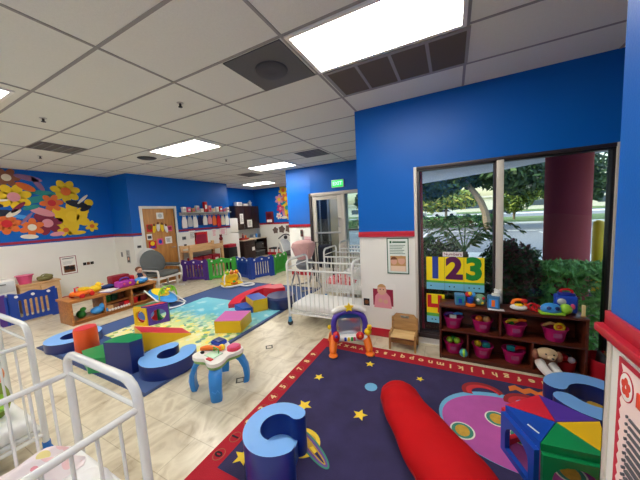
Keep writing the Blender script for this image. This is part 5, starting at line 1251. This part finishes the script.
# ================================================================ CRIBS, WINDOW SHELF, WALL PAPERS
CLEAR = glass_mat('clear_panel', (246, 248, 250), .04)
CASTB = M('caster_blue', (60, 140, 190), .4); CASTD = M('caster_deep_blue', (30, 110, 200), .35)
def crib(label, loc, rz, L, W, rail=.885, top=1.035, cast=CASTB, ns=13, mat_z=.24, curve=.09):
    t = thing('crib', label, 'crib', loc, rz, None)
    hx, hy = L / 2, W / 2
    for s in (-1, 1):
        x = s * hx; mb = MB()
        mb.tube([(x, -hy, .12), (x, -hy, top - curve)] + [(x, -hy + curve * (1 - math.cos(a)), top - curve + curve * math.sin(a)) for a in (.4, .8, 1.2, PI / 2)] + [(x, hy - curve * (1 - math.cos(a)), top - curve + curve * math.sin(a)) for a in (PI / 2, 1.2, .8, .4)] + [(x, hy, top - curve), (x, hy, .12)], .019, CRIBW, 12)
        mb.tube([(x, -hy, top - .115), (x, hy, top - .115)], .010, CRIBW, 8)
        mb.tube([(x, -hy, .2), (x, hy, .2)], .014, CRIBW, 8)
        mb.build('end_frame', t)
    for s in (-1, 1):
        y = s * hy; mb = MB()
        mb.tube([(-hx, y, rail), (hx, y, rail)], .015, CRIBW, 10); mb.tube([(-hx, y, .2), (hx, y, .2)], .015, CRIBW, 10)
        for k in range(ns):
            x = -hx + (k + 1) * L / (ns + 1); mb.tube([(x, y, .2), (x, y, rail)], .0065, CRIBW, 6)
        mb.build('side_rail', t)
    mb = MB(); mb.bx(-hx + .02, -hy + .02, mat_z - .03, hx - .02, hy - .02, mat_z, CRIBW, .004); mb.build('mattress_base', t)
    mb = MB(); mb.bx(-hx + .025, -hy + .025, mat_z, hx - .025, hy - .025, mat_z + .1, SHEET, .03, seg=3); mb.build('mattress', t)
    for sx in (-1, 1):
        for sy in (-1, 1):
            x, y = sx * hx, sy * hy
            mb = MB(); mb.cyl((x, y, .07), (x, y, .14), .024, cast, seg=12); mb.bx(x - .03, y - .02, .05, x + .03, y + .02, .09, cast, .008); c = mb.build('caster', t)
            mb = MB(); mb.cyl((x - .0, y - .018, .04), (x - .0, y + .018, .04), .04, BLACK, seg=16); mb.build('wheel', c)
    return t
crib('white metal crib in the aisle, nearest to the window wall', (-1.765, 3.645, 0), 0, 1.07, .64)
crib('white metal crib in the middle of the row of three', (-1.72, 4.86, 0), 0, 1.07, .6)
crib('white metal crib farthest back, against the glazed door', (-1.86, 6.0, 0), 0, 1.07, .6)
NEARY = .565
crib('white crib cut off by the bottom left corner, with pink bedding', (-1.53, NEARY - .53, 0), PI / 2, 1.06, .66, rail=.93, top=1.05, cast=CASTD, mat_z=.46)
crib('white crib cut off at the left edge, holding a green toy', (-3.07, .65 - .53, 0), PI / 2, 1.06, .70, rail=.90, top=1.035, cast=CASTD)
PRINT = patt('bedding_print', (238, 226, 226), [(232, 150, 160), (240, 200, 200), (236, 222, 150), (226, 130, 140), (180, 190, 230)], 16, .42)
def heap(label, loc, sx, sy, h, m, seed, name='blanket', rz=0.0, cat='blanket'):
    rnd = random.Random(seed); n = 18; mb = MB(); vs_ = []
    ph = [rnd.uniform(0, 6) for _ in range(6)]
    for i in range(n + 1):
        for j in range(n + 1):
            u, v = i / n * 2 - 1, j / n * 2 - 1
            e = max(0.0, 1 - (abs(u) ** 3 + abs(v) ** 3)); z = h * (e ** .5) * (.75 + .25 * math.sin(3 * u + ph[0] + 2 * v) * math.cos(4 * v + ph[1])) + h * .08 * math.sin(9 * u + ph[2]) * e
            vs_.append((u * sx * (1 + .06 * math.sin(5 * v + ph[3])), v * sy * (1 + .06 * math.sin(5 * u + ph[4])), max(.004, z)))
    base = len(vs_); vs_ += [(p[0], p[1], 0.0) for p in vs_]
    fs_ = []
    for i in range(n):
        for j in range(n):
            a = i * (n + 1) + j; fs_.append([a, a + n + 1, a + n + 2, a + 1]); fs_.append([base + a, base + a + 1, base + a + n + 2, base + a + n + 1])
    for i in range(n):
        a = i * (n + 1); fs_.append([a, base + a, base + a + n + 1, a + n + 1][::-1]); a = i * (n + 1) + n; fs_.append([a, a + n + 1, base + a + n + 1, base + a][::-1])
        a = i; fs_.append([a, a + 1, base + a + 1, base + a][::-1]); a = n * (n + 1) + i; fs_.append([a, base + a, base + a + 1, a + 1][::-1])
    mb.raw(vs_, fs_, m)
    return one(mb, name, label, cat, loc, rz, ang=80)
heap('red and pink printed blanket bundled in the middle crib', (-2.02, 4.78, .342), .3, .2, .16, patt('blanket_red', (222, 120, 126), [(206, 40, 60), (240, 220, 220), (196, 60, 80), (236, 150, 150)], 14, .45), 1)
heap('pink printed blanket in the bottom left crib', (-1.72, .24, .562), .12, .26, .13, PRINT, 2)
heap('white crumpled sheet at the foot of the bottom left crib', (-1.40, .36, .562), .15, .16, .07, SHEET, 3, 'sheet', cat='sheet')
heap('folded white sheet on the mattress of the left edge crib', (-3.0, .0, .342), .25, .3, .08, SHEET, 4, 'sheet', cat='sheet')
t = thing('plush_toy', 'green and orange plush toy standing in the left edge crib', 'plush toy', (-3.02, .5, .342))
mb = MB(); mb.ball((0, 0, .13), (.09, .08, .14), M('plush_green', (140, 160, 60), .9, var=.4, scale=20)); mb.tube([(-.07, 0, .18), (-.14, 0, .1)], [.04, .03], LIME, 8); mb.tube([(.07, 0, .18), (.14, 0, .1)], [.04, .03], LIME, 8); mb.ball((-.05, -.06, .04), (.045, .07, .04), LIME, 12, 8); mb.ball((.05, -.06, .04), (.045, .07, .04), LIME, 12, 8); mb.build('body', t)
mb = MB(); mb.ball((0, 0, .32), (.075, .07, .08), M('plush_orange', (226, 150, 104), .9)); mb.ball((-.06, 0, .39), .025, ORANGE, 10, 8); mb.ball((.06, 0, .39), .025, ORANGE, 10, 8); mb.ball((-.025, -.066, .335), .009, BLACK, 8, 6); mb.ball((.025, -.066, .335), .009, BLACK, 8, 6); mb.build('head', t)

# ---- toddler chair
CHW = wood('chair_wood', (150, 110, 60), (186, 144, 88), 3, 'X', .4); CHS = wood('chair_seat_wood', (214, 176, 116), (232, 200, 144), 3, 'X', .4)
t = thing('toddler_chair', 'small wooden toddler chair against the white wall under the window end', 'chair', (-.555, 3.25, 0), math.radians(0))
for s in (-1, 1):
    mb = MB(); mb.prism([(-.12, 0), (-.085, 0), (-.07, .13), (.07, .13), (.095, 0), (.13, 0), (.15, .33), (.1, .33), (.085, .2), (-.1, .2)], -.011, .011, CHW, X=T((s * .15, 0, 0)) @ Matrix.Rotation(PI / 2, 4, 'Z') @ Matrix.Rotation(PI / 2, 4, 'X')); mb.build('side_panel', t)
mb = MB(); mb.bx(-.14, -.12, .155, .14, .11, .175, CHS, .004); mb.build('seat', t)
bp = [(-.14, 0), (.14, 0), (.14, .17), (.11, .205), (-.11, .205), (-.14, .17)]
mb = MB(); mb.prism(bp, -.009, .009, CHW, holes=[[(-.045, .15), (.045, .15), (.055, .165), (.045, .18), (-.045, .18), (-.055, .165)]], X=T((0, .1, .175), rx=PI / 2 - .2)); mb.build('backrest', t)
mb = MB(); mb.bx(-.14, -.075, .07, .14, -.055, .12, CHW, .003); mb.build('stretcher', t)

# ---- baby gym toy
t = thing('activity_gym', 'baby activity arch with purple frame, star and orange legs on the rug corner', 'activity gym', (-1.15, 2.93, .0115), math.radians(26))
mb = MB()
mb.tube([(-.19, 0, .2), (-.2, 0, .36), (-.15, 0, .46), (0, 0, .50), (.15, 0, .46), (.2, 0, .36), (.19, 0, .2)], .036, M('toy_royal_purple', (80, 62, 170), .35), 12, smooth=2); mb.build('arch', t)
mb = MB(); mb.tube([(-.2, -.01, .49), (-.12, -.01, .535), (0, -.01, .55), (.12, -.01, .535), (.2, -.01, .49)], [.03, .038, .036, .038, .03], TOYWHITE, 10, smooth=1); mb.build('canopy_bar', t)
mb = MB(); mb.prism(star(0, 0, .06, .5, PI / 2), -.012, .012, YELLOW, X=T((0, -.05, .56), rx=PI / 2)); mb.build('star', t)
mb = MB(); mb.bx(-.14, .0, .2, .14, .012, .44, M('toy_mirror', (200, 206, 216), .12, .7), .005); mb.build('mirror', t)
mb = MB(); mb.prism([(-.13, .42), (.13, .42), (.1, .47), (0, .49), (-.1, .47)], -.03, .03, M('toy_dark_teal', (20, 70, 120), .35), X=Matrix.Rotation(PI / 2, 4, 'X')); mb.build('sound_panel', t)
mb = MB(); mb.bx(-.22, -.07, .13, .22, .05, .2, TOYWHITE, .028, seg=3); mb.build('keyboard', t)
for (x, m, z_, n_) in ((-.06, BLUE, .17, 'piano_key'), (-.02, YELLOW, .17, 'piano_key'), (.02, GREEN, .17, 'piano_key'), (.05, PINK, .17, 'piano_key')):
    mb = MB(); mb.bx(x - .014, -.08, z_ - .025, x + .014, -.06, z_ + .02, m, .005); mb.build(n_, t)
mb = MB(); mb.ball((.12, -.06, .2), (.05, .045, .05), RED); mb.ball((.12, -.1, .21), .02, ORANGE, 10, 8); mb.build('roller', t)
mb = MB(); mb.ball((-.17, -.06, .2), (.045, .05, .07), RED); mb.ball((-.17, -.1, .22), .02, PURPLE, 10, 8); mb.build('spinner', t)
mb = MB(); mb.ball((.22, -.04, .24), (.045, .04, .045), YELLOW); mb.ball((.24, -.05, .3), (.03, .03, .035), YELLOW, 12, 8); mb.ball((-.25, 0, .3), (.025, .025, .03), YELLOW, 12, 8); mb.build('rattle', t)
for s in (-1, 1):
    mb = MB(); mb.tube([(s * .19, -.0, .18), (s * .21, -.05, .12), (s * .22, -.1, .05), (s * .22, -.14, .022)], [.045, .05, .045, .03], ORANGE, 12, smooth=2); mb.ball((s * .22, -.16, .02), (.055, .065, .018), ORANGE, 14, 8); mb.build('leg', t)
    mb = MB(); mb.tube([(s * .19, .04, .2), (s * .22, .14, .16), (s * .24, .22, .05), (s * .24, .25, .02)], [.035, .035, .03, .025], ORANGE, 10, smooth=2); mb.ball((s * .24, .25, .016), (.04, .05, .016), ORANGE, 12, 8); mb.build('leg', t)

# ---- papers on the window wall
GRB = M('poster_green', (20, 92, 60), .6)
flat('poster', 'green bordered poster with text and photo of two children, left of the window', 'poster', on_y(-.632, 3.427, 1.126), .275, .47,
     [('rect', (-.1, .165, -.075, .195), GRB), ('rect', (-.065, .17, .1, .19), GRB), ('lines', (-.1, .11, .02, .15, 6), M('poster_ink', (90, 130, 110), .7)), ('rect', (-.095, -.2, .1, .0), TAN)] +
     [('ell', (-.05, -.07, .04, .045), SKIN), ('ell', (.045, -.06, .045, .05), SKIN), ('poly', circ(-.05, -.05, .042, .04, 10, .1, PI), BROWN), ('poly', circ(.045, -.035, .047, .04, 10, .1, PI), TAN), ('rect', (-.09, -.2, .095, -.13), M('photo_cream', (232, 206, 180), .7))], border=(.012, GRB), base=M('poster_pale', (226, 236, 228), .6))
flat('photo_print', 'framed photo of a baby in pale clothes on a maroon seat, by the toddler chair', 'photo', on_y(-.845, 3.427, .57), .34, .34,
     [('rect', (-.13, -.13, .14, .1), STRIPE), ('poly', [(-.12, -.16), (.12, -.16), (.1, .0), (.05, .06), (-.05, .06), (-.1, .0)], MP), ('ell', (-.01, .09, .062, .072), SKIN), ('poly', circ(-.01, .1, .064, .07, 12, .4, PI - .4), TAN), ('ell', (-.03, -.06, .03, .03), SKIN), ('ell', (.04, -.07, .03, .03), SKIN), ('ell', (-.03, .095, .007, .008), BLACK), ('ell', (.015, .095, .007, .008), BLACK)])
flat('photo_print', 'small dark photo low on the wall beside the baby photo', 'photo', on_y(-1.07, 3.427, .47), .1, .12, [('rect', (-.042, -.05, .042, .05), BLACK), ('ell', (0, .0, .03, .03), BROWN)])
# ---- number posters hung on the window
PY_ = M('card_yellow', (250, 226, 10), .5); PG = M('card_green', (90, 180, 70), .5); PB = M('card_blue', (120, 196, 226), .5)
nums = [('1', M('num_blue', (30, 64, 160), .5), 1), ('2', M('num_purple', (92, 20, 80), .5), 2), ('3', M('num_green', (16, 140, 50), .5), 3)]
for i, (ch, m, c) in enumerate(nums):
    x = -.188 + i * .203
    dots = [('ell', (-.05 + .05 * (k % 3), -.155 - .03 * (k // 3), .008, .008, 10), BLACK) for k in range(c)]
    flat('number_card', 'yellow card with %s on the window glass' % ('a blue number 1', 'a dark purple number 2', 'a green number 3')[i], 'number card', on_y(x, 3.398, .93), .2, .40,
         [('rect', (-.1, -.115, .1, -.09), PG), ('rect', (-.1, -.2, .1, -.115), PB), ('text', (ch, .35, 0.0, .055, .016), m)] + dots, 'number cards on the window', base=PY_)
flat('title_card', 'white title card above the number cards on the glass', 'title card', on_y(0.0, 3.398, 1.165), .21, .055, [('text', ('Numbers', .05, 0, 0, .0005), M('title_ink', (120, 50, 60), .6))])
flat('number_card', 'yellow and red card with number 4 half hidden by the toy shelf', 'number card', on_y(-.19, 3.397, .49), .2, .36,
     [('rect', (-.1, -.1, .1, -.06), PG), ('rect', (-.1, -.18, .1, -.1), PB), ('poly', [(-.092, .17), (-.045, .17), (-.045, .06), (.025, .06), (.025, .17), (.07, .17), (.07, -.05), (.025, -.05), (.025, .01), (-.092, .01)], M('num_red', (196, 24, 34), .5)), ('ell', (-.04, -.14, .008, .008, 10), BLACK), ('ell', (.0, -.14, .008, .008, 10), BLACK)], 'number cards on the window', base=PY_)

# ---- toy shelf under the window
SX0, SX1, SY0, SY1, SH = -.14, 1.115, 3.14, 3.385, .625
t = thing('toy_bookcase', 'dark cherry two tier toy shelf standing under the window', 'bookcase', (.49, 3.26, 0))
def sb(x0, y0, z0, x1, y1, z1, nm):
    mb = MB(); mb.bx(x0 - .49, y0 - 3.26, z0, x1 - .49, y1 - 3.26, z1, CHERRY, .003); return mb.build(nm, t)
sb(SX0, SY0 - .005, SH - .022, SX1, SY1, SH, 'top_board')
sb(SX0, SY0, 0, SX0 + .022, SY1, SH - .022, 'side_panel'); sb(SX1 - .022, SY0, 0, SX1, SY1, SH - .022, 'side_panel')
sb(SX0 + .022, SY0, .03, SX1 - .022, SY1, .05, 'bottom_board'); sb(SX0 + .022, SY0, .325, SX1 - .022, SY1, .345, 'middle_board')
sb(SX0 + .022, SY0 + .01, .0, SX1 - .022, SY0 + .025, .03, 'kick_board')
sb(SX0 + .022, SY1 - .012, .05, SX1 - .022, SY1, SH - .022, 'back_panel')
sb(.43, SY0 + .005, .345, .448, SY1 - .012, SH - .022, 'divider'); sb(.135, SY0 + .005, .05, .153, SY1 - .012, .325, 'divider'); sb(.70, SY0 + .005, .05, .718, SY1 - .012, .325, 'divider')
def bin_(x, z, label, fill, r0=.07, r1=.098, h=.125):
    t = thing('toy_bin', label, 'toy bin', (x, 3.255, z), 0, 'magenta toy bins on the window shelf')
    mb = MB(); mb.lathe([(0, .004), (r0, 0), (r1, h), (r1 + .008, h), (r1 + .008, h + .008), (r1 - .006, h + .006), (r0 - .005, .01), (0, .012)], MAGENTA, 24); mb.build('tub', t)
    mb = MB(); mb.bx(-.03, -(r0 + r1) / 2 - .014, h * .45, .03, -(r0 + r1) / 2 + .012, h * .75, M('bin_label', (150, 70, 110), .5) if 'bin_label' not in bpy.data.materials else bpy.data.materials['bin_label']); mb.build('label_plate', t)
    for k, (dx, dy, dz, m, kind) in enumerate(fill):
        mb = MB()
        if kind == 'b': mb.ball((0, 0, 0), .036, m, 14, 10)
        elif kind == 'r': mb.tube([(.035 * math.cos(a), .02, .035 * math.sin(a)) for a in [2 * PI * q / 14 for q in range(14)]], .011, m, 8, closed=True)
        elif kind == 'c': mb.bx(-.035, -.02, -.025, .035, .02, .03, m, .01)
        else: mb.tube([(-.05, 0, -.01), (0, 0, .03), (.055, .01, .02)], [.012, .018, .01], m, 8, smooth=1)
        one(mb, 'small_toy', '%s toy %s of %s' % (m.name.replace('toy_', '').replace('_', ' '), {'b': 'ball', 'r': 'ring', 'c': 'block', 's': 'rattle'}[kind] + (' at left', ' at right', ' in front', ' at back')[k] if False else (' at the left', ' at the right', ' in the middle', ' at the back')[k], label), 'toy', (x + dx, 3.255 + dy, z + dz), 0, 'toys filling the bins')
f = h = .125
zt = .347; zb = .052
bin_(.0, zt, 'magenta bin at the left of the upper tier', [(-.04, 0, .13, PURPLE, 's'), (.04, 0, .135, SKY, 's'), (.0, -.03, .12, TOYWHITE, 'c')])
bin_(.285, zt, 'magenta bin second from left on the upper tier', [(-.03, -.02, .13, ORANGE, 'b'), (.045, -.01, .13, TAN, 'b'), (.0, .04, .12, BROWN, 'c')])
bin_(.575, zt, 'magenta bin right of the upper divider', [(-.03, -.02, .135, YELLOW, 's'), (.045, 0, .135, ORANGE, 's'), (-.02, .04, .12, GREEN, 'b')])
bin_(.90, zt, 'magenta bin at the right end of the upper tier', [(-.045, 0, .135, TAN, 's'), (.035, -.03, .135, YELLOW, 'r'), (.04, .03, .12, ORANGE, 'b')])
bin_(.0, zb, 'magenta bin at the left of the lower tier', [(-.035, -.02, .14, LIME, 'b'), (.04, -.02, .14, LIME, 'b'), (.0, .04, .13, GREEN, 'b')])
bin_(.29, zb, 'magenta bin in the middle of the lower tier', [(-.045, -.01, .14, YELLOW, 'b'), (.035, -.02, .135, TEAL, 'c'), (.0, .04, .12, PURPLE, 's')])
bin_(.57, zb, 'magenta bin beside the plush dog on the lower tier', [(-.025, -.01, .14, TEAL, 'c'), (.05, 0, .13, RED, 's'), (.0, .04, .12, BLUE, 'b')])
t = thing('toy_ball', 'green and blue ball on the lower tier beside the left bin', 'ball', (.105, 3.16, .05))
mb = MB(); mb.ball((0, 0, .044), .044, M('ball_aqua', (60, 160, 170), .35), 20, 14); mb.build('body', t)
mb = MB(); mb.ball((.0, -.004, .046), (.0435, .0435, .0435), LIME, 20, 14, R=None); mb.build('patch', t).scale = (.6, 1, 1.0)
t = thing('plush_dog', 'brown and white plush dog lying at the right of the lower tier', 'plush toy', (.80, 3.17, .052))
CRM = M('plush_cream', (206, 178, 140), .95, bump=.5, bscale=150); WHP = M('plush_white', (232, 230, 226), .95, bump=.5, bscale=150); BRP = M('plush_brown2', (140, 92, 70), .95, bump=.5, bscale=150)
mb = MB(); mb.ball((.02, .05, .10), (.1, .07, .085), BRP); mb.tube([(-.03, 0, .08), (-.02, -.08, .05), (.06, -.16, .0)], [.045, .04, .035], WHP, 12, smooth=1); mb.tube([(.06, .02, .07), (.09, -.06, .04), (.12, -.13, .0)], [.04, .036, .03], WHP, 12, smooth=1); mb.build('body', t)
mb = MB(); mb.ball((.02, -.02, .185), (.085, .06, .055), CRM); mb.ball((.04, -.07, .17), (.035, .03, .028), CRM, 12, 8); mb.ball((.045, -.1, .175), (.012, .01, .009), BLACK, 8, 6); mb.ball((.0, -.072, .2), .008, BLACK, 8, 6); mb.ball((.06, -.072, .2), .008, BLACK, 8, 6); mb.build('head', t)
for s in (-1, 1):
    mb = MB(); mb.ball((.02 + s * .09, -.02, .165), (.03, .04, .05), BRP, 12, 8); mb.build('ear', t)
t = thing('toy_basket', 'red basket of toys beside the plush dog on the lower tier', 'basket', (1.0, 3.26, .052))
mb = MB(); mb.lathe([(0, .004), (.06, 0), (.075, .1), (.07, .1), (0, .02)], M('basket_red', (160, 20, 30), .4), 18); mb.build('tub', t)
mb = MB(); mb.ball((-.02, 0, .12), .035, RED, 12, 8); mb.ball((.03, -.02, .11), .03, TOYWHITE, 12, 8); mb.ball((.02, .03, .12), .03, BLACK, 12, 8); mb.build('contents', t)
# on top of the shelf
TZ = SH
def top_toy(name, label, x, y, parts, rz=0.0, cat='toy'): return soft(name, label, cat, (x, y, TZ), parts, rz)
top_toy('picture_cube', 'blue picture cube at the left of the shelf top', .07, 3.24, [('body', lambda m: m.bx(-.05, -.05, 0, .05, .05, .12, M('cube_blue', (70, 130, 180), .4), .008)), ('picture', lambda m: (m.bx(-.035, -.053, .03, .035, -.05, .1, TEAL), m.bx(-.02, -.055, .03, .015, -.052, .08, BLUE)))], .1)
top_toy('stacking_toy', 'colourful toy with orange base beside the left picture cube', .17, 3.22, [('base', lambda m: m.lathe([(.05, 0), (.052, .015), (.03, .03), (0, .03)], ORANGE, 18)), ('stem', lambda m: m.lathe([(.028, .03), (.035, .09), (.02, .1), (0, .1)], BLUE, 14)), ('knob', lambda m: (m.ball((-.02, 0, .125), .03, RED, 12, 8), m.ball((.022, 0, .125), .03, SKY, 12, 8), m.ball((0, -.02, .14), .022, YELLOW, 12, 8)))])
top_toy('toy_ball', 'green and white spotted ball on the shelf top', .265, 3.27, [('body', lambda m: m.ball((0, 0, .062), .062, M('ball_green_grey', (110, 150, 120), .4))), ('spot', lambda m: (m.ball((-.02, -.05, .07), .018, TOYWHITE, 10, 6), m.ball((.03, -.045, .09), .016, RED, 10, 6), m.ball((.02, -.05, .04), .015, YELLOW, 10, 6)))], 0, 'ball')
top_toy('picture_cube', 'blue and white picture cube in front of the mullion', .385, 3.22, [('body', lambda m: m.bx(-.055, -.055, 0, .055, .055, .13, M('cube_teal', (50, 110, 160), .4), .01)), ('picture', lambda m: (m.bx(-.04, -.058, .025, .04, -.055, .11, SKY), m.bx(-.015, -.06, .03, .015, -.057, .1, ORANGE))), ('white_lid', lambda m: m.bx(-.02, -.02, .13, .055, .05, .15, TOYWHITE, .01))], -.15)
top_toy('white_bear', 'small white plush behind the picture cube at the mullion', .435, 3.33, [('body', lambda m: m.ball((0, 0, .06), (.04, .035, .06), WHP)), ('head', lambda m: (m.ball((0, 0, .14), .035, WHP), m.ball((-.025, 0, .17), .012, WHP, 8, 6), m.ball((.025, 0, .17), .012, WHP, 8, 6)))], 0, 'plush toy')
mb = MB(); mb.bx(-.07, -.025, 0, .07, .025, .006, PAPER, .001); mb.bx(-.05, -.012, .006, .05, -.008, .0065, INK)
one(mb, 'paper_label', 'white paper strip taped on the shelf top edge', 'label', (.40, 3.16, TZ - .0))
top_toy('toy_phone', 'white and yellow toy with red handle on the shelf top', .60, 3.22, [('body', lambda m: m.ball((0, 0, .03), (.075, .05, .03), TOYWHITE)), ('dial', lambda m: m.ball((0, -.01, .058), (.04, .03, .014), YELLOW, 14, 8)), ('handle', lambda m: m.tube([(-.05, .03, .05), (-.03, .03, .1), (.05, .03, .1), (.07, .03, .05)], .016, ORANGE, 8, smooth=1)), ('receiver', lambda m: m.ball((.05, .02, .095), (.03, .02, .022), RED, 10, 8))])
top_toy('bead_rings', 'red toy of linked rings on the shelf top', .715, 3.23, [('ring', lambda m: m.tube([(.035 * math.cos(a), 0, .045 + .035 * math.sin(a)) for a in [2 * PI * q / 16 for q in range(16)]], .01, RED, 8, closed=True)), ('ring', lambda m: m.tube([(.035 * math.cos(a) + .035, .02 * math.sin(a), .035 + .025 * math.sin(a)) for a in [2 * PI * q / 16 for q in range(16)]], .009, RED, 8, closed=True)), ('axle', lambda m: m.tube([(-.05, .0, .02), (.08, .0, .02)], .012, M('toy_crimson', (150, 20, 20), .4), 8))])
top_toy('toy_turtle', 'blue and lime green toy turtle on the right of the shelf top', .865, 3.21, [('shell', lambda m: m.ball((-.01, 0, .045), (.085, .06, .06), SKY)), ('feet', lambda m: m.bx(-.11, -.06, 0, .085, .06, .025, LIME, .011, seg=3)), ('head', lambda m: m.ball((.1, -.01, .055), (.05, .045, .05), LIME)), ('window', lambda m: (m.ball((-.04, -.045, .065), (.022, .012, .02), NAVY, 10, 6), m.ball((.02, -.048, .065), (.022, .012, .02), NAVY, 10, 6)))], .12)
top_toy('toy_house', 'tall royal blue toy box with red handle at the shelf end', .99, 3.31, [('body', lambda m: m.bx(-.085, -.05, 0, .085, .05, .17, BLUE, .02, seg=3)), ('roof', lambda m: m.bx(-.06, -.04, .165, .07, .04, .195, M('toy_deep_blue', (20, 40, 140), .35), .014)), ('handle', lambda m: m.tube([(-.04, 0, .19), (-.03, 0, .225), (.04, 0, .225), (.05, 0, .19)], .012, RED, 8, smooth=1)), ('window', lambda m: (m.ball((-.035, -.05, .11), (.035, .01, .032), LGREY, 12, 8), m.ball((.045, -.05, .07), (.02, .012, .028), PINK, 12, 8)))], -.1)
mb = MB(); mb.bx(-.012, -.012, 0, .012, .012, .11, M('block_cream', (222, 204, 140), .5), .003); mb.bx(-.016, -.016, .0, .016, .016, .012, TAN, .003)
one(mb, 'wooden_peg', 'pale wooden post at the right end of the shelf top', 'peg', (1.09, 3.20, TZ))
# red bin of books beside shelf
t = thing('book_bin', 'red bin of picture books on the floor beside the window shelf', 'book bin', (1.285, 3.24, 0))
mb = MB(); mb.lathe([(0, .005), (.13, 0), (.15, .05), (.152, .235), (.143, .235), (.12, .02), (0, .02)], M('bin_red2', (176, 16, 34), .4), 4 * 6); mb.build('tub', t)
for i, (dx, m, w_) in enumerate(((-.06, DGREY, 'dark grey'), (-.02, TAN, 'tan'), (.02, GREEN, 'green'), (.06, SKY, 'blue'))):
    mb = MB(); mb.bx(-.012, -.08, 0, .012, .08, .24, m, .002); mb.bx(-.010, -.078, .004, .010, .082, .236, PAPER)
    o = one(mb, 'picture_book', '%s picture book standing in the red bin beside the shelf' % w_, 'book', (1.285 + dx, 3.24, .03), 0, 'books in the red bin')
    o.rotation_euler.y = .1 + .05 * i

# ---- poster on the wall end beside the camera
PW, PH = .62, .52
PINKP = M('poster_pink', (246, 222, 216), .6); PRED = M('poster_red', (196, 36, 60), .6); PORG = M('poster_orange', (224, 70, 44), .6)
scal = []
n_ = 34
for k in range(n_ + 1): scal.append((-PW / 2 + .012 + .004 * math.cos(2 * PI * k / 2.0 * 1.0) , PH / 2 - PH * k / n_))
lay = [('poly', [(-PW / 2, -PH / 2)] + [(-PW / 2, PH / 2)] + scal, PRED), ('rect', (-PW / 2, PH / 2 - .012, PW / 2, PH / 2), PRED)]
cxp, cyp = -PW / 2 + .035, PH / 2 - .062
lay += [('ell', (cxp, cyp, .027, .036, 28), PRED), ('ell', (cxp, cyp, .0245, .0335, 28), PAPER)]
for k in range(5):
    a = PI / 2 + k * 2 * PI / 5; lay.append(('ell', (cxp + .011 * math.cos(a), cyp + .014 * math.sin(a), .008, .010, 14), PORG))
lay += [('rect', (cxp + .042, cyp - .02, PW / 2 - .04, cyp + .014), PORG)]
for q in range(13):
    y = PH / 2 - .13 - q * .019
    lay.append(('ell', (-PW / 2 + .045, y, .003, .004, 8), INK)); lay.append(('rect', (-PW / 2 + .055, y - .0028, -PW / 2 + .055 + .30 - .05 * (q % 3), y + .0028), INK))
lay += [('ell', (-PW / 2 + .10, -PH / 2 + .06, .05, .07, 20), TAN), ('ell', (-PW / 2 + .10, -PH / 2 + .10, .03, .04, 16), BROWN)]
flat('poster', 'pink poster with scalloped red edge and flower emblem at the right photo edge', 'poster', on_xn(PX - .001, .882 - PW / 2, 1.06), PW, PH, lay, base=PINKP)
# ================================================================ CAMERA
cam = bpy.data.cameras.new('camera'); co = bpy.data.objects.new('camera', cam); COL.objects.link(co)
R_ = Vector((0.8919269, 0.4488790, -0.0545352)); U_ = Vector((0.0052944, 0.1102299, 0.9938920)); F_ = Vector((-0.4521486, 0.8867677, -0.0959405))
Rm = Matrix((R_, U_, -F_)).transposed().to_4x4()
co.matrix_world = Matrix.Translation((0, 0, 1.71)) @ Rm
cam.sensor_width = 36; cam.sensor_fit = 'HORIZONTAL'; cam.lens = 261.4058 / 640 * 36
cam.clip_start = .02; cam.clip_end = 500
SC.camera = co
vs = SC.view_settings; vs.view_transform = 'Standard'; vs.look = 'None'; vs.gamma = 1; vs.use_curve_mapping = False
vs.exposure = 1.3
SC.cycles.max_bounces = 8; SC.cycles.diffuse_bounces = 5; SC.cycles.transparent_max_bounces = 12
SC.cycles.sample_clamp_indirect = 8
SC.cycles.use_denoising = True
